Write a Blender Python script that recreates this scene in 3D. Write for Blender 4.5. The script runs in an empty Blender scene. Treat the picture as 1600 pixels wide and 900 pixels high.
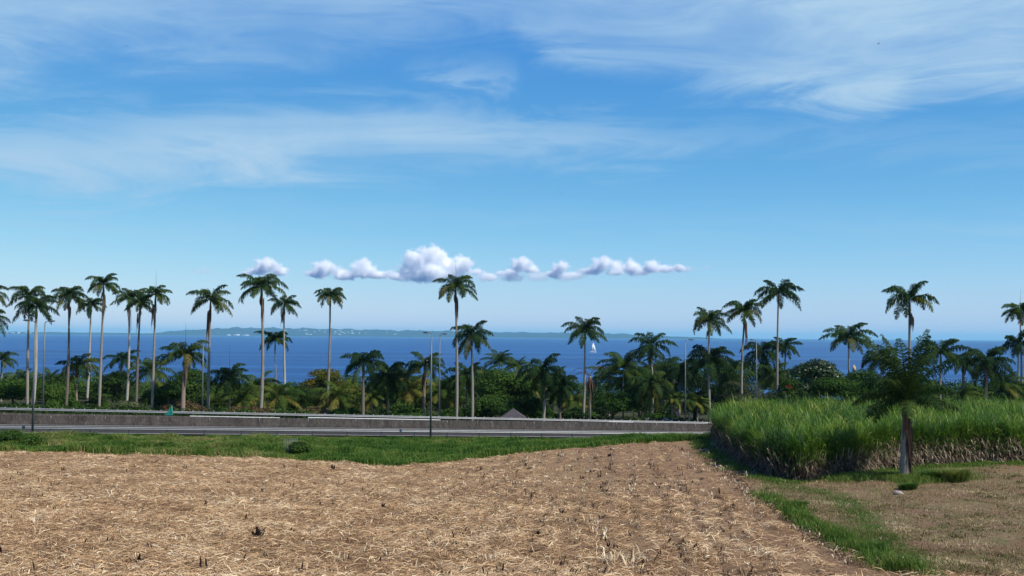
import bpy, math, random
import numpy as np
from mathutils import Matrix, Vector, noise as mnoise
R = math.radians
sc = bpy.context.scene
COL = sc.collection

# ------------------------------------------------------------------ camera, sky, sun, exposure
CAM = Vector((0.0, 0.0, 12.0))
FPX = 1716.0                                   # focal length in pixels of the 1600 px photograph
cam_d = bpy.data.cameras.new('camera')
cam_d.sensor_width = 36.0
cam_d.lens = 36.0 * FPX / 1600.0
cam_d.clip_start = 0.5
cam_d.clip_end = 200000.0
cam = bpy.data.objects.new('camera', cam_d)
COL.objects.link(cam)
CROT = Matrix.Rotation(R(90 + 2.52), 3, 'X') @ Matrix.Rotation(R(0.40), 3, 'Z')
cam.matrix_world = Matrix.Translation(CAM) @ CROT.to_4x4()
sc.camera = cam

SUN_DIR = Vector((0.80, -0.44, 1.22)).normalized()       # towards the sun
SUN_EL = math.asin(SUN_DIR.z)
SUN_AZ = math.atan2(SUN_DIR.x, SUN_DIR.y)                 # from +Y, clockwise

world = bpy.data.worlds.new('World')
sc.world = world
world.use_nodes = True
wn, wl = world.node_tree.nodes, world.node_tree.links
wn.clear()


def wnode(t, **kw):
    n = wn.new(t)
    for k, v in kw.items():
        setattr(n, k, v)
    return n


def wmath(op, a, b=None, c=None, clamp=False):
    n = wn.new('ShaderNodeMath')
    n.operation = op
    n.use_clamp = clamp
    for i, v in enumerate((a, b, c)):
        if v is None:
            continue
        if isinstance(v, (int, float)):
            n.inputs[i].default_value = v
        else:
            wl.new(v, n.inputs[i])
    return n.outputs[0]


def wcurve(sock, pts, lo=-0.6, hi=0.6):
    """piecewise curve of azimuth (radians) -> value in 0..1"""
    m = wn.new('ShaderNodeMapRange')
    m.inputs[1].default_value, m.inputs[2].default_value = lo, hi
    wl.new(sock, m.inputs[0])
    f = wn.new('ShaderNodeFloatCurve')
    cu = f.mapping.curves[0]
    ps = [((a - lo) / (hi - lo), v) for a, v in pts]
    while len(cu.points) < len(ps):
        cu.points.new(0.5, 0.5)
    for p, (x, y) in zip(cu.points, ps):
        p.location = (x, y)
    f.mapping.update()
    wl.new(m.outputs[0], f.inputs['Value'])
    return f.outputs[0]


w_out = wnode('ShaderNodeOutputWorld')
w_bg = wnode('ShaderNodeBackground')
w_bg.inputs['Strength'].default_value = 0.10
wl.new(w_bg.outputs[0], w_out.inputs[0])
sky = wnode('ShaderNodeTexSky', sky_type='NISHITA', sun_disc=False)
sky.sun_elevation, sky.sun_rotation = SUN_EL, SUN_AZ
sky.altitude = 0.0
sky.air_density, sky.dust_density, sky.ozone_density = 1.0, 0.25, 3.0
tc = wnode('ShaderNodeTexCoord')
sep = wnode('ShaderNodeSeparateXYZ')
wl.new(tc.outputs['Generated'], sep.inputs[0])
AZ = wmath('ARCTAN2', sep.outputs[0], sep.outputs[1])
hxy = wmath('SQRT', wmath('ADD', wmath('MULTIPLY', sep.outputs[0], sep.outputs[0]),
                          wmath('MULTIPLY', sep.outputs[1], sep.outputs[1])))
EL = wmath('DIVIDE', sep.outputs[2], wmath('MAXIMUM', hxy, 0.02))     # tangent of the elevation


def azel(px, py):
    d = CROT @ Vector(((px - 800) / FPX, -(py - 450) / FPX, -1.0))
    return math.atan2(d.x, d.y), d.z / math.hypot(d.x, d.y)


cmb = wnode('ShaderNodeCombineXYZ')
wl.new(AZ, cmb.inputs[0])
wl.new(EL, cmb.inputs[1])


def wnoise(scale, sx, sy, detail=8, rough=0.6, dist=0.0, rot=0.0, off=(0, 0, 0)):
    m = wnode('ShaderNodeMapping')
    m.inputs['Scale'].default_value = (sx, sy, 1)
    m.inputs['Rotation'].default_value = (0, 0, rot)
    m.inputs['Location'].default_value = off
    wl.new(cmb.outputs[0], m.inputs[0])
    n = wnode('ShaderNodeTexNoise')
    n.inputs['Scale'].default_value = scale
    n.inputs['Detail'].default_value = detail
    n.inputs['Roughness'].default_value = rough
    n.inputs['Distortion'].default_value = dist
    wl.new(m.outputs[0], n.inputs['Vector'])
    return n.outputs[0]


nz_warp = wnoise(2.6, 1.0, 2.0, 4, 0.5, 0.2)
nz_fib = wnoise(5.0, 1.0, 5.0, 11, 0.62, 1.0, rot=R(-7), off=(3, 1, 0))
nz_soft = wnoise(3.2, 1.0, 2.6, 7, 0.55, 0.6, rot=R(6), off=(7, 4, 0))
ELW = wmath('ADD', wmath('ADD', EL, wmath('MULTIPLY', wmath('SUBTRACT', nz_warp, 0.5), 0.05)), wmath('MULTIPLY', wmath('SUBTRACT', nz_fib, 0.5), 0.10))


def wrange(s, a, b, c, d):
    m = wn.new('ShaderNodeMapRange')
    m.interpolation_type = 'SMOOTHSTEP'
    for i, v in enumerate((a, b, c, d)):
        m.inputs[i + 1].default_value = v
    wl.new(s, m.inputs[0])
    return m.outputs[0]


def band(top, bot, dens, soft=0.012, fib=False):
    """a streak of cirrus between an upper and a lower edge given along the azimuth (photo pixels)"""
    ct = wcurve(AZ, [(azel(x, y)[0], azel(x, y)[1]) for x, y in top])
    cb = wcurve(AZ, [(azel(x, y)[0], azel(x, y)[1]) for x, y in bot])
    de = wcurve(AZ, [(azel(x, 300)[0], v) for x, v in dens])
    a = wmath('DIVIDE', wmath('SUBTRACT', ct, ELW), soft)
    b = wmath('DIVIDE', wmath('SUBTRACT', ELW, cb), soft)
    m = wn.new('ShaderNodeMapRange')
    m.interpolation_type = 'SMOOTHSTEP'
    m.inputs[1].default_value, m.inputs[2].default_value = -1.0, 1.6
    wl.new(wmath('MINIMUM', a, b), m.inputs[0])
    r = wmath('MULTIPLY', m.outputs[0], de)
    if fib:
        r = wmath('MULTIPLY', r, wrange(nz_fib, 0.36, 0.66, 0.0, 1.6), clamp=True)
    return r


bands = [
    # the long band from the left edge, thinning to the right
    band([(-200, 195), (0, 190), (150, 195), (380, 165), (600, 165), (820, 180), (1050, 200), (1300, 205), (1700, 205)],
         [(-200, 310), (0, 300), (200, 300), (380, 285), (600, 272), (820, 262), (1050, 238), (1300, 228), (1700, 228)],
         [(-200, .95), (0, .95), (300, .95), (600, .85), (900, .75), (1200, .5), (1700, .35)], 0.016),
    # the great veil at the upper right
    band([(-200, -500), (600, -500), (1000, -500), (1400, -500), (1750, -500)],
         [(-200, -400), (640, -60), (820, 60), (960, 118), (1100, 140), (1250, 170), (1340, 190), (1440, 150), (1600, 150), (1750, 160)],
         [(-200, 0), (650, 0.1), (820, .45), (1000, .68), (1300, .85), (1600, .8), (1750, .7)], 0.016),
    # thin veil upper left
    band([(-200, -150), (0, -120), (500, -120), (1000, -100), (1700, -100)],
         [(-200, 120), (0, 120), (200, 105), (420, 95), (650, 60), (900, 20), (1700, 0)],
         [(-200, .6), (0, .62), (400, .6), (800, .55), (1000, .4), (1200, .2), (1700, .2)], 0.030),
    band([(560, 95), (640, 90), (740, 82), (820, 95)], [(560, 96), (640, 125), (740, 140), (820, 112)],
         [(-200, 0), (590, 0), (650, .35), (740, .42), (800, .3), (830, 0), (1700, 0)], 0.020, True),
    band([(0, 140), (120, 138), (240, 150)], [(0, 150), (120, 178), (240, 182)],
         [(-200, 0), (20, .1), (120, .4), (200, .45), (260, 0), (1700, 0)], 0.018, True),
    band([(-200, 325), (0, 328), (200, 330), (500, 320), (900, 345), (1700, 340)],
         [(-200, 370), (0, 365), (200, 372), (500, 345), (900, 360), (1700, 378)],
         [(-200, .55), (0, .55), (240, .5), (420, .2), (900, .25), (1300, .22), (1600, .42), (1700, .4)], 0.014),
    band([(-200, 395), (300, 400), (900, 470), (1700, 460)], [(-200, 440), (300, 430), (900, 500), (1700, 510)],
         [(-200, .15), (300, .12), (900, .2), (1700, .22)], 0.02),
]
tot = bands[0]
for b in bands[1:]:
    tot = wmath('MAXIMUM', tot, b)


tex = wmath('MULTIPLY', wrange(nz_fib, 0.30, 0.68, 0.62, 1.15), wrange(nz_soft, 0.28, 0.60, 0.68, 1.08))
cir = wmath('MULTIPLY', tot, tex, clamp=True)
# faint fibres everywhere
cir = wmath('ADD', cir, wmath('MULTIPLY', wrange(nz_fib, 0.55, 0.8, 0, 1), 0.10), clamp=True)
# grade of the sky: deeper in red, steadier in blue, as clear tropical air over the sea shows
sr = wnode('ShaderNodeSeparateColor')
wl.new(sky.outputs[0], sr.inputs[0])
cr = wnode('ShaderNodeCombineColor')
wl.new(wmath('MULTIPLY', wmath('POWER', wmath('MULTIPLY', sr.outputs[0], 0.1), 1.55), 10.5), cr.inputs[0])
wl.new(sr.outputs[1], cr.inputs[1])
wl.new(wmath('MULTIPLY', wmath('POWER', wmath('MULTIPLY', sr.outputs[2], 0.1 / .57), 0.30), 7.4), cr.inputs[2])
# the zenith of clear tropical air is darker than the band above the horizon
zen = wn.new('ShaderNodeMapRange')
zen.interpolation_type = 'SMOOTHSTEP'
for i_, v_ in enumerate((0.33, 1.3, 1.0, 0.55)):
    zen.inputs[i_ + 1].default_value = v_
wl.new(EL, zen.inputs[0])
zm = wn.new('ShaderNodeVectorMath')
zm.operation = 'SCALE'
wl.new(cr.outputs[0], zm.inputs[0])
wl.new(zen.outputs[0], zm.inputs['Scale'])
low = wrange0 = wn.new('ShaderNodeMapRange')
low.interpolation_type = 'SMOOTHSTEP'
for i_, v_ in enumerate((0.0, 0.20, 1.0, 0.0)):
    low.inputs[i_ + 1].default_value = v_
wl.new(EL, low.inputs[0])
lt = wn.new('ShaderNodeMix')
lt.data_type = 'RGBA'
lt.blend_type = 'MULTIPLY'
wl.new(low.outputs[0], lt.inputs['Factor'])
wl.new(zm.outputs[0], lt.inputs['A'])
lt.inputs['B'].default_value = (1.10, 1.09, 1.20, 1)
lt.clamp_result = False
skyc = lt.outputs['Result']
hsv = wnode('ShaderNodeHueSaturation')
hsv.inputs['Saturation'].default_value = 1.0
hsv.inputs['Value'].default_value = 1.0
wl.new(skyc, hsv.inputs['Color'])
mixc = wnode('ShaderNodeMix', data_type='RGBA')
wl.new(cir, mixc.inputs['Factor'])
wl.new(hsv.outputs[0], mixc.inputs['A'])
mixc.inputs['B'].default_value = (4.1, 6.2, 8.3, 1)
wl.new(mixc.outputs['Result'], w_bg.inputs['Color'])

sun_d = bpy.data.lights.new('sun', 'SUN')
sun_d.energy = 5.0
sun_d.angle = R(0.53)
sun_d.color = (1.0, 0.95, 0.86)
sun = bpy.data.objects.new('sun', sun_d)
sun.rotation_euler = SUN_DIR.to_track_quat('Z', 'Y').to_euler()
sun.location = (0, 0, 80)
COL.objects.link(sun)

sc.view_settings.view_transform = 'Standard'
sc.view_settings.look = 'None'
sc.view_settings.exposure = 0.0
sc.view_settings.gamma = 1.0
sc.cycles.max_bounces = 32
sc.cycles.diffuse_bounces = 3
sc.cycles.glossy_bounces = 2
sc.cycles.transmission_bounces = 3
sc.cycles.volume_bounces = 32
sc.cycles.transparent_max_bounces = 8
sc.cycles.use_denoising = True
sc.cycles.sample_clamp_indirect = 6.0

rng = np.random.default_rng(7)
random.seed(7)

# ------------------------------------------------------------------ helpers


def ray(px, py):
    return CROT @ Vector(((px - 800) / FPX, -(py - 450) / FPX, -1.0))


def at(px, py, Y):
    d = ray(px, py)
    return CAM + d * (Y / d.y)


def pxm(Y):
    return FPX / Y


class MB:
    """collects polygons and links them as one mesh object"""

    def __init__(self):
        self.v, self.q, self.t, self.m, self.n = [], [], [], [], 0

    def quads(self, V, F, tint=None, mat=0):
        V = np.asarray(V, float).reshape(-1, 3)
        F = np.asarray(F, int).reshape(-1, 4)
        self.v.append(V)
        self.q.append(F + self.n)
        if tint is None:
            tint = 0.5
        self.t.append(np.broadcast_to(np.asarray(tint, float), (len(V),)).copy())
        self.m.append(np.full(len(F), mat))
        self.n += len(V)

    def box(self, c, s, rz=0.0, tint=0.5, mat=0, taper=1.0):
        hx, hy, hz = s[0] / 2, s[1] / 2, s[2] / 2
        P = np.array([[-hx, -hy, -hz], [hx, -hy, -hz], [hx, hy, -hz], [-hx, hy, -hz],
                      [-hx * taper, -hy * taper, hz], [hx * taper, -hy * taper, hz], [hx * taper, hy * taper, hz], [-hx * taper, hy * taper, hz]])
        ca, sa = math.cos(rz), math.sin(rz)
        P[:, :2] = P[:, :2] @ np.array([[ca, sa], [-sa, ca]])
        self.quads(P + np.array(c), [[0, 3, 2, 1], [4, 5, 6, 7], [0, 1, 5, 4], [1, 2, 6, 5], [2, 3, 7, 6], [3, 0, 4, 7]], tint, mat)

    def tube(self, pts, rad, n=8, tint=0.5, mat=0, cap=True):
        pts = [Vector(p) for p in pts]
        if not hasattr(rad, '__len__'):
            rad = [rad] * len(pts)
        V = []
        for i, p in enumerate(pts):
            a = pts[max(i - 1, 0)]
            b = pts[min(i + 1, len(pts) - 1)]
            d = (b - a).normalized()
            s = d.cross(Vector((0, 0, 1)))
            if s.length < 0.05:
                s = Vector((1, 0, 0)) - d * d.x
            s.normalize()
            u = s.cross(d)
            for k in range(n):
                an = 2 * math.pi * k / n
                V.append(p + (s * math.cos(an) + u * math.sin(an)) * rad[i])
        F = []
        for i in range(len(pts) - 1):
            for k in range(n):
                k2 = (k + 1) % n
                F.append([i * n + k, (i + 1) * n + k, (i + 1) * n + k2, i * n + k2])
        if cap:
            V += [pts[0], pts[-1]]
            m0 = len(V) - 2
            e = (len(pts) - 1) * n
            for k in range(0, n, 2):
                F.append([m0, k, (k + 1) % n, (k + 2) % n])
                F.append([m0 + 1, e + (k + 2) % n, e + (k + 1) % n, e + k])
        self.quads([tuple(v) for v in V], F, tint, mat)

    def build(self, name, mats, parent=None, smooth=True, loc=None):
        V = np.concatenate(self.v)
        F = np.concatenate(self.q)
        T = np.concatenate(self.t)
        M = np.concatenate(self.m)
        if parent is not None and loc is None:
            V = V - np.array(parent.location)
        elif loc is not None:
            V = V - np.array(loc)
        me = bpy.data.meshes.new(name)
        nf = len(F)
        me.vertices.add(len(V))
        me.vertices.foreach_set('co', V.astype(np.float32).ravel())
        me.loops.add(nf * 4)
        me.loops.foreach_set('vertex_index', F.astype(np.int32).ravel())
        me.polygons.add(nf)
        me.polygons.foreach_set('loop_start', np.arange(0, nf * 4, 4, dtype=np.int32))
        me.polygons.foreach_set('loop_total', np.full(nf, 4, dtype=np.int32))
        me.polygons.foreach_set('material_index', M.astype(np.int32))
        if smooth:
            me.polygons.foreach_set('use_smooth', np.ones(nf, dtype=bool))
        me.update(calc_edges=True)
        a = me.attributes.new('tint', 'FLOAT', 'POINT')
        a.data.foreach_set('value', T.astype(np.float32))
        for m in (mats if isinstance(mats, (list, tuple)) else [mats]):
            me.materials.append(m)
        o = bpy.data.objects.new(name, me)
        COL.objects.link(o)
        if parent is not None:
            o.parent = parent
        elif loc is not None:
            o.location = loc
        return o


def tag(o, label=None, cat=None, group=None, kind=None):
    if label:
        o['label'] = label
    if cat:
        o['category'] = cat
    if group:
        o['group'] = group
    if kind:
        o['kind'] = kind
    return o


def empty(name, loc, label, cat, group=None):
    o = bpy.data.objects.new(name, None)
    o.empty_display_size = 0.3
    o.location = loc
    COL.objects.link(o)
    return tag(o, label, cat, group)


# ------------------------------------------------------------------ materials


class MT:
    def __init__(self, name, rough=0.8, spec=0.3):
        self.m = bpy.data.materials.new(name)
        self.m.use_nodes = True
        self.nt = self.m.node_tree
        self.N, self.L = self.nt.nodes, self.nt.links
        self.b = self.N['Principled BSDF']
        self.b.inputs['Roughness'].default_value = rough
        self.b.inputs['Specular IOR Level'].default_value = spec
        self.out = self.N['Material Output']
        self.tc = self.N.new('ShaderNodeTexCoord')

    def put(self, v, s):
        if isinstance(v, (int, float, tuple, list)):
            s.default_value = v if not isinstance(v, (tuple, list)) or len(v) == 4 or s.type == 'VECTOR' else tuple(v) + (1,)
        else:
            self.L.new(v, s)

    def noise(self, scale, detail=5, rough=0.6, sc3=(1, 1, 1), coord='Object', dist=0.0, off=(0, 0, 0), rot=(0, 0, 0)):
        mp = self.N.new('ShaderNodeMapping')
        mp.inputs['Scale'].default_value = sc3
        mp.inputs['Location'].default_value = off
        mp.inputs['Rotation'].default_value = rot
        self.L.new(self.tc.outputs[coord], mp.inputs[0])
        n = self.N.new('ShaderNodeTexNoise')
        n.inputs['Scale'].default_value = scale
        n.inputs['Detail'].default_value = detail
        n.inputs['Roughness'].default_value = rough
        n.inputs['Distortion'].default_value = dist
        self.L.new(mp.outputs[0], n.inputs['Vector'])
        return n.outputs[0]

    def ramp(self, f, stops, interp='LINEAR'):
        r = self.N.new('ShaderNodeValToRGB')
        r.color_ramp.interpolation = interp
        e = r.color_ramp.elements
        while len(e) < len(stops):
            e.new(0.5)
        for el, (p, c) in zip(e, stops):
            el.position = p
            el.color = (c, c, c, 1) if isinstance(c, (int, float)) else tuple(c) + (1,)
        self.L.new(f, r.inputs[0])
        return r.outputs[0]

    def mix(self, f, a, b, blend='MIX'):
        n = self.N.new('ShaderNodeMix')
        n.data_type = 'RGBA'
        n.blend_type = blend
        self.put(f, n.inputs['Factor'])
        self.put(a, n.inputs['A'])
        self.put(b, n.inputs['B'])
        return n.outputs['Result']

    def math(self, op, a, b=0.0, clamp=False):
        n = self.N.new('ShaderNodeMath')
        n.operation = op
        n.use_clamp = clamp
        self.put(a, n.inputs[0])
        self.put(b, n.inputs[1])
        return n.outputs[0]

    def attr(self, name='tint'):
        n = self.N.new('ShaderNodeAttribute')
        n.attribute_name = name
        return n.outputs['Fac']

    def color(self, c):
        self.put(c, self.b.inputs['Base Color'])
        return self

    def bump(self, h, strength=0.5, dist=0.05):
        n = self.N.new('ShaderNodeBump')
        n.inputs['Strength'].default_value = strength
        n.inputs['Distance'].default_value = dist
        self.L.new(h, n.inputs['Height'])
        self.L.new(n.outputs[0], self.b.inputs['Normal'])

    def leafy(self, c, trans=0.3):
        """principled leaf surface with light coming through"""
        tr = self.N.new('ShaderNodeBsdfTranslucent')
        self.put(c, tr.inputs[0])
        mx = self.N.new('ShaderNodeMixShader')
        mx.inputs[0].default_value = trans
        self.L.new(self.b.outputs[0], mx.inputs[1])
        self.L.new(tr.outputs[0], mx.inputs[2])
        self.L.new(mx.outputs[0], self.out.inputs[0])
        return self


def plain(name, c, rough=0.7, spec=0.3, metal=0.0, var=0.15, scale=3.0):
    t = MT(name, rough, spec)
    n = t.noise(scale, 6)
    t.color(t.mix(t.ramp(n, [(0.3, 0), (0.7, 1)]), tuple(x * (1 - var) for x in c), tuple(min(1, x * (1 + var)) for x in c)))
    t.b.inputs['Metallic'].default_value = metal
    return t.m


def leafmat(name, stops, trans=0.3, rough=0.7, spec=0.10):
    t = MT(name, rough, spec)
    c = t.ramp(t.attr(), stops)
    t.color(c)
    t.leafy(c, trans)
    return t.m


M = {}
M['royal_leaf'] = leafmat('royal_leaf', [(0.0, (.012, .030, .010)), (0.45, (.025, .062, .015)), (0.75, (.085, .115, .018)), (1.0, (.19, .15, .035))], 0.30, 0.7, 0.08)
M['coco_leaf'] = leafmat('coco_leaf', [(0.0, (.022, .045, .011)), (0.45, (.05, .095, .017)), (0.75, (.10, .145, .024)), (1.0, (.21, .19, .04))], 0.34, 0.7, 0.08)
M['dead_leaf'] = leafmat('dead_leaf', [(0.0, (.07, .04, .028)), (0.5, (.17, .10, .07)), (1.0, (.34, .24, .16))], 0.15, 0.8, 0.1)
M['tree_leaf'] = leafmat('tree_leaf', [(0.0, (.012, .028, .007)), (0.5, (.046, .10, .015)), (0.8, (.085, .145, .022)), (1.0, (.09, .13, .025))], 0.22)
M['bright_leaf'] = leafmat('bright_leaf', [(0.0, (.018, .045, .008)), (0.5, (.04, .095, .012)), (0.8, (.07, .14, .018)), (1.0, (.12, .18, .025))], 0.25)
M['autumn_leaf'] = leafmat('autumn_leaf', [(0.0, (.035, .055, .010)), (0.4, (.085, .10, .014)), (0.7, (.16, .13, .018)), (1.0, (.24, .12, .025))], 0.25)
M['olive_leaf'] = leafmat('olive_leaf', [(0.0, (.045, .06, .025)), (0.5, (.09, .11, .05)), (1.0, (.17, .18, .09))], 0.2)
M['grape_leaf'] = leafmat('grape_leaf', [(0.0, (.016, .035, .010)), (0.5, (.035, .07, .018)), (0.85, (.07, .12, .03)), (1.0, (.17, .22, .08))], 0.2, 0.4, 0.5)
M['brown_leaf'] = leafmat('brown_leaf', [(0.0, (.05, .035, .018)), (0.5, (.12, .08, .035)), (1.0, (.20, .15, .06))], 0.15)
M['spathe'] = leafmat('spathe', [(0.0, (.55, .42, .25)), (1.0, (.72, .55, .36))], 0.2)
M['white_spathe'] = leafmat('white_spathe', [(0.0, (.75, .74, .68)), (1.0, (.85, .84, .8))], 0.2)
M['red_flower'] = leafmat('red_flower', [(0.0, (.6, .06, .02)), (1.0, (.75, .16, .05))], 0.2)
M['grass'] = leafmat('grass', [(0.0, (.035, .095, .010)), (0.45, (.085, .18, .02)), (0.8, (.19, .25, .045)), (1.0, (.36, .31, .12))], 0.35, 0.6, 0.2)
M['dry_grass'] = leafmat('dry_grass', [(0.0, (.09, .10, .03)), (0.35, (.21, .145, .07)), (0.7, (.38, .29, .15)), (1.0, (.58, .48, .29))], 0.25, 0.8, 0.1)
M['straw'] = leafmat('straw', [(0.0, (.085, .045, .028)), (0.28, (.27, .155, .080)), (0.58, (.53, .34, .175)), (0.85, (.72, .51, .285)), (1.0, (.90, .76, .52))], 0.12, 0.75, 0.2)
M['stubble'] = leafmat('stubble', [(0.0, (.018, .010, .009)), (0.25, (.06, .035, .026)), (0.6, (.30, .20, .12)), (1.0, (.80, .66, .45))], 0.08, 0.85, 0.1)
M['cane_leaf'] = leafmat('cane_leaf', [(0.0, (.02, .055, .012)), (0.4, (.065, .155, .016)), (0.7, (.16, .28, .024)), (0.9, (.32, .40, .04)), (1.0, (.55, .50, .15))], 0.42, 0.5, 0.3)
M['cane_dry'] = leafmat('cane_dry', [(0.0, (.04, .025, .02)), (0.4, (.15, .10, .07)), (0.8, (.46, .35, .24)), (1.0, (.62, .5, .36))], 0.15, 0.8, 0.1)


def trunk_mat(name, base, dark, patch):
    t = MT(name, 0.85, 0.2)
    rings = t.noise(7.0, 3, 0.6, (0.25, 0.25, 2.2))
    blot = t.noise(0.9, 5, 0.6, (1.2, 1.2, 0.35), off=(3, 2, 1))
    c = t.mix(t.ramp(rings, [(0.35, 0), (0.65, 1)]), tuple(x * .78 for x in base), base)
    c = t.mix(t.ramp(blot, [(0.50, 0), (0.66, patch)]), c, dark)
    t.color(c)
    t.bump(rings, 0.4, 0.03)
    return t.m


M['trunk_grey'] = trunk_mat('trunk_grey', (.33, .29, .24), (.10, .075, .06), 0.85)
M['trunk_dark'] = trunk_mat('trunk_dark', (.20, .16, .13), (.06, .045, .04), 0.9)
M['trunk_red'] = trunk_mat('trunk_red', (.33, .24, .19), (.12, .07, .055), 0.8)
M['trunk_pale'] = trunk_mat('trunk_pale', (.47, .43, .38), (.26, .22, .18), 0.6)
M['bark'] = trunk_mat('bark', (.13, .10, .075), (.06, .045, .035), 0.8)
t = MT('crownshaft', 0.45, 0.4)
t.color(t.mix(t.ramp(t.noise(2.0, 4, 0.6, (2, 2, .5)), [(0.42, 0), (0.6, 1)]), (.10, .13, .035), (.15, .09, .06)))
M['shaft'] = t.m
M['steel'] = plain('galvanised_steel', (.28, .285, .29), 0.5, 0.4, 0.35, 0.12, 2.0)
M['rail_white'] = plain('sunlit_rail', (.55, .55, .53), 0.55, 0.4, 0.1, 0.12, 2.0)  # rail steel made near white, sun glare put into the colour
M['post'] = plain('rail_post', (.22, .22, .22), 0.6, 0.4, 0.3)
M['pole'] = plain('lamp_pole', (.15, .16, .155), 0.5, 0.4, 0.3)
M['lamp'] = plain('lamp_housing', (.09, .10, .10), 0.5, 0.4, 0.2)
M['glass'] = plain('lamp_lens', (.5, .52, .5), 0.2, 0.5)
M['white_paint'] = plain('white_paint', (.80, .80, .78), 0.5, 0.4, 0, 0.04)
M['line_paint'] = plain('line_paint', (.62, .61, .57), 0.7, 0.3, 0, 0.25, 1.5)
M['sail'] = plain('sailcloth', (.85, .85, .82), 0.7, 0.2, 0, 0.02)
M['roof'] = plain('roof_shingle', (.085, .075, .085), 0.8, 0.2, 0, 0.35, 4.0)
M['timber'] = plain('dark_timber', (.10, .075, .055), 0.8, 0.2)
M['render'] = plain('white_render', (.74, .73, .70), 0.8, 0.2)
M['terracotta'] = plain('terracotta', (.42, .20, .12), 0.8, 0.2)
M['window'] = plain('dark_window', (.03, .04, .05), 0.2, 0.5)
M['teal'] = plain('teal_netting', (.03, .30, .23), 0.6, 0.3, 0, 0.2)
M['bird'] = plain('bird_plumage', (.03, .03, .035), 0.8, 0.2)
M['rubber'] = plain('tyre_rubber', (.02, .02, .02), 0.8, 0.2)
M['car_blue'] = plain('car_paint_blue', (.06, .16, .33), 0.3, 0.5)
M['car_white'] = plain('car_paint_white', (.72, .72, .72), 0.3, 0.5)
M['pale_concrete'] = plain('pale_concrete', (.20, .19, .17), 0.9, 0.2, 0, 0.3, 2.5)
M['stone'] = plain('stone', (.36, .30, .27), 0.9, 0.2, 0, 0.3, 3)

t = MT('weathered_concrete', 0.9, 0.2)
st = t.noise(1.3, 6, 0.7, (1, 1, 0.12))
st2 = t.noise(6.0, 5, 0.7, (1, 1, 0.25), off=(4, 0, 0))
c = t.mix(t.ramp(st, [(0.32, 0), (0.68, 1)]), (.028, .024, .022), (.085, .073, .065))
c = t.mix(t.ramp(st2, [(0.52, 0), (0.70, 0.75)]), c, (.16, .145, .125))
t.color(c)
t.bump(st2, 0.4, 0.03)
M['barrier'] = t.m

t = MT('asphalt', 0.95, 0.05)
n1 = t.noise(0.35, 5, 0.6)
n2 = t.noise(14, 4, 0.7)
t.color(t.mix(0.35, t.mix(t.ramp(n1, [(0.3, 0), (0.7, 1)]), (.040, .036, .036), (.062, .057, .056)), t.ramp(n2, [(0.3, (.02, .02, .02)), (0.7, (.08, .075, .075))])))
M['asphalt'] = t.m

# ground: attributes carry what grows where; noise breaks the borders
t = MT('ground', 0.95, 0.12)
brk = t.noise(0.8, 6, 0.7)
fine = t.noise(5.0, 8, 0.75, (1, 1, 1), dist=0.8)
fib = t.noise(3.0, 8, 0.75, (2.2, .7, 1), dist=1.6, off=(5, 1, 0))
big = t.noise(0.07, 4, 0.55)
straw_c = t.ramp(fine, [(0.30, (.09, .05, .03)), (0.46, (.27, .165, .09)), (0.62, (.48, .33, .18)), (0.8, (.60, .45, .27))])
straw_c = t.mix(t.ramp(fib, [(0.38, 0), (0.6, 0.5)]), straw_c, (.36, .24, .13))
straw_c = t.mix(t.ramp(big, [(0.42, 0), (0.62, 0.45)]), straw_c, (.26, .155, .085))
soil_c = t.ramp(fine, [(0.3, (.14, .075, .045)), (0.7, (.36, .225, .13))])
mown_c = t.ramp(fine, [(0.3, (.07, .05, .028)), (0.5, (.22, .155, .085)), (0.75, (.42, .32, .18))])
mown_c = t.mix(t.ramp(brk, [(0.50, 0), (0.64, 0.55)]), mown_c, (.14, .15, .045))
mown_c = t.mix(t.ramp(t.noise(0.45, 6, 0.7, off=(9, 3, 0)), [(0.48, 0), (0.62, 0.7)]), mown_c, (.24, .13, .085))
green_c = t.ramp(fine, [(0.3, (.028, .055, .010)), (0.7, (.085, .14, .022))])
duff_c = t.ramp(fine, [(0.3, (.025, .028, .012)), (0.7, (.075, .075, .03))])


def zone(name, lo=0.35, hi=0.65):
    s = t.math('ADD', t.attr(name), t.math('MULTIPLY', t.math('SUBTRACT', brk, 0.5), 0.9))
    return t.ramp(s, [(lo, 0), (hi, 1)])


c = t.mix(zone('soil'), straw_c, soil_c)
c = t.mix(zone('mown'), c, mown_c)
c = t.mix(zone('green'), c, green_c)
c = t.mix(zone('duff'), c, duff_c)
t.color(c)
t.bump(t.math('ADD', fine, fib), 0.9, 0.12)
M['ground'] = t.m

t = MT('sea_water', 0.35, 0.5)
w1 = t.noise(0.020, 5, 0.6, (0.28, 1.6, 1))
w2 = t.noise(0.30, 6, 0.7, (0.5, 1.3, 1), off=(3, 0, 0))
w3 = t.noise(0.0022, 5, 0.65, (0.10, 2.6, 1), off=(0, 7, 0), dist=0.4)
c = t.mix(t.ramp(w1, [(0.35, 0), (0.7, 1)]), (.003, .046, .175), (.006, .070, .245))
w4 = t.noise(0.0006, 4, 0.6, (0.08, 2.2, 1), off=(2, 3, 0))
w5 = t.noise(0.008, 4, 0.6, (0.06, 2.4, 1), off=(1, 9, 0))
c = t.mix(t.ramp(w3, [(0.50, 0), (0.57, 0.75)]), c, (.022, .11, .30))  # pale streaks paint the glint of calm water into the base colour
c = t.mix(t.ramp(w4, [(0.50, 0), (0.58, 0.6)]), c, (.002, .030, .125))
c = t.mix(t.ramp(w5, [(0.60, 0), (0.66, 0.75)]), c, (.05, .17, .40))
t.color(c)
t.b.inputs['IOR'].default_value = 1.33
t.b.inputs['Specular IOR Level'].default_value = 0.22
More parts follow.
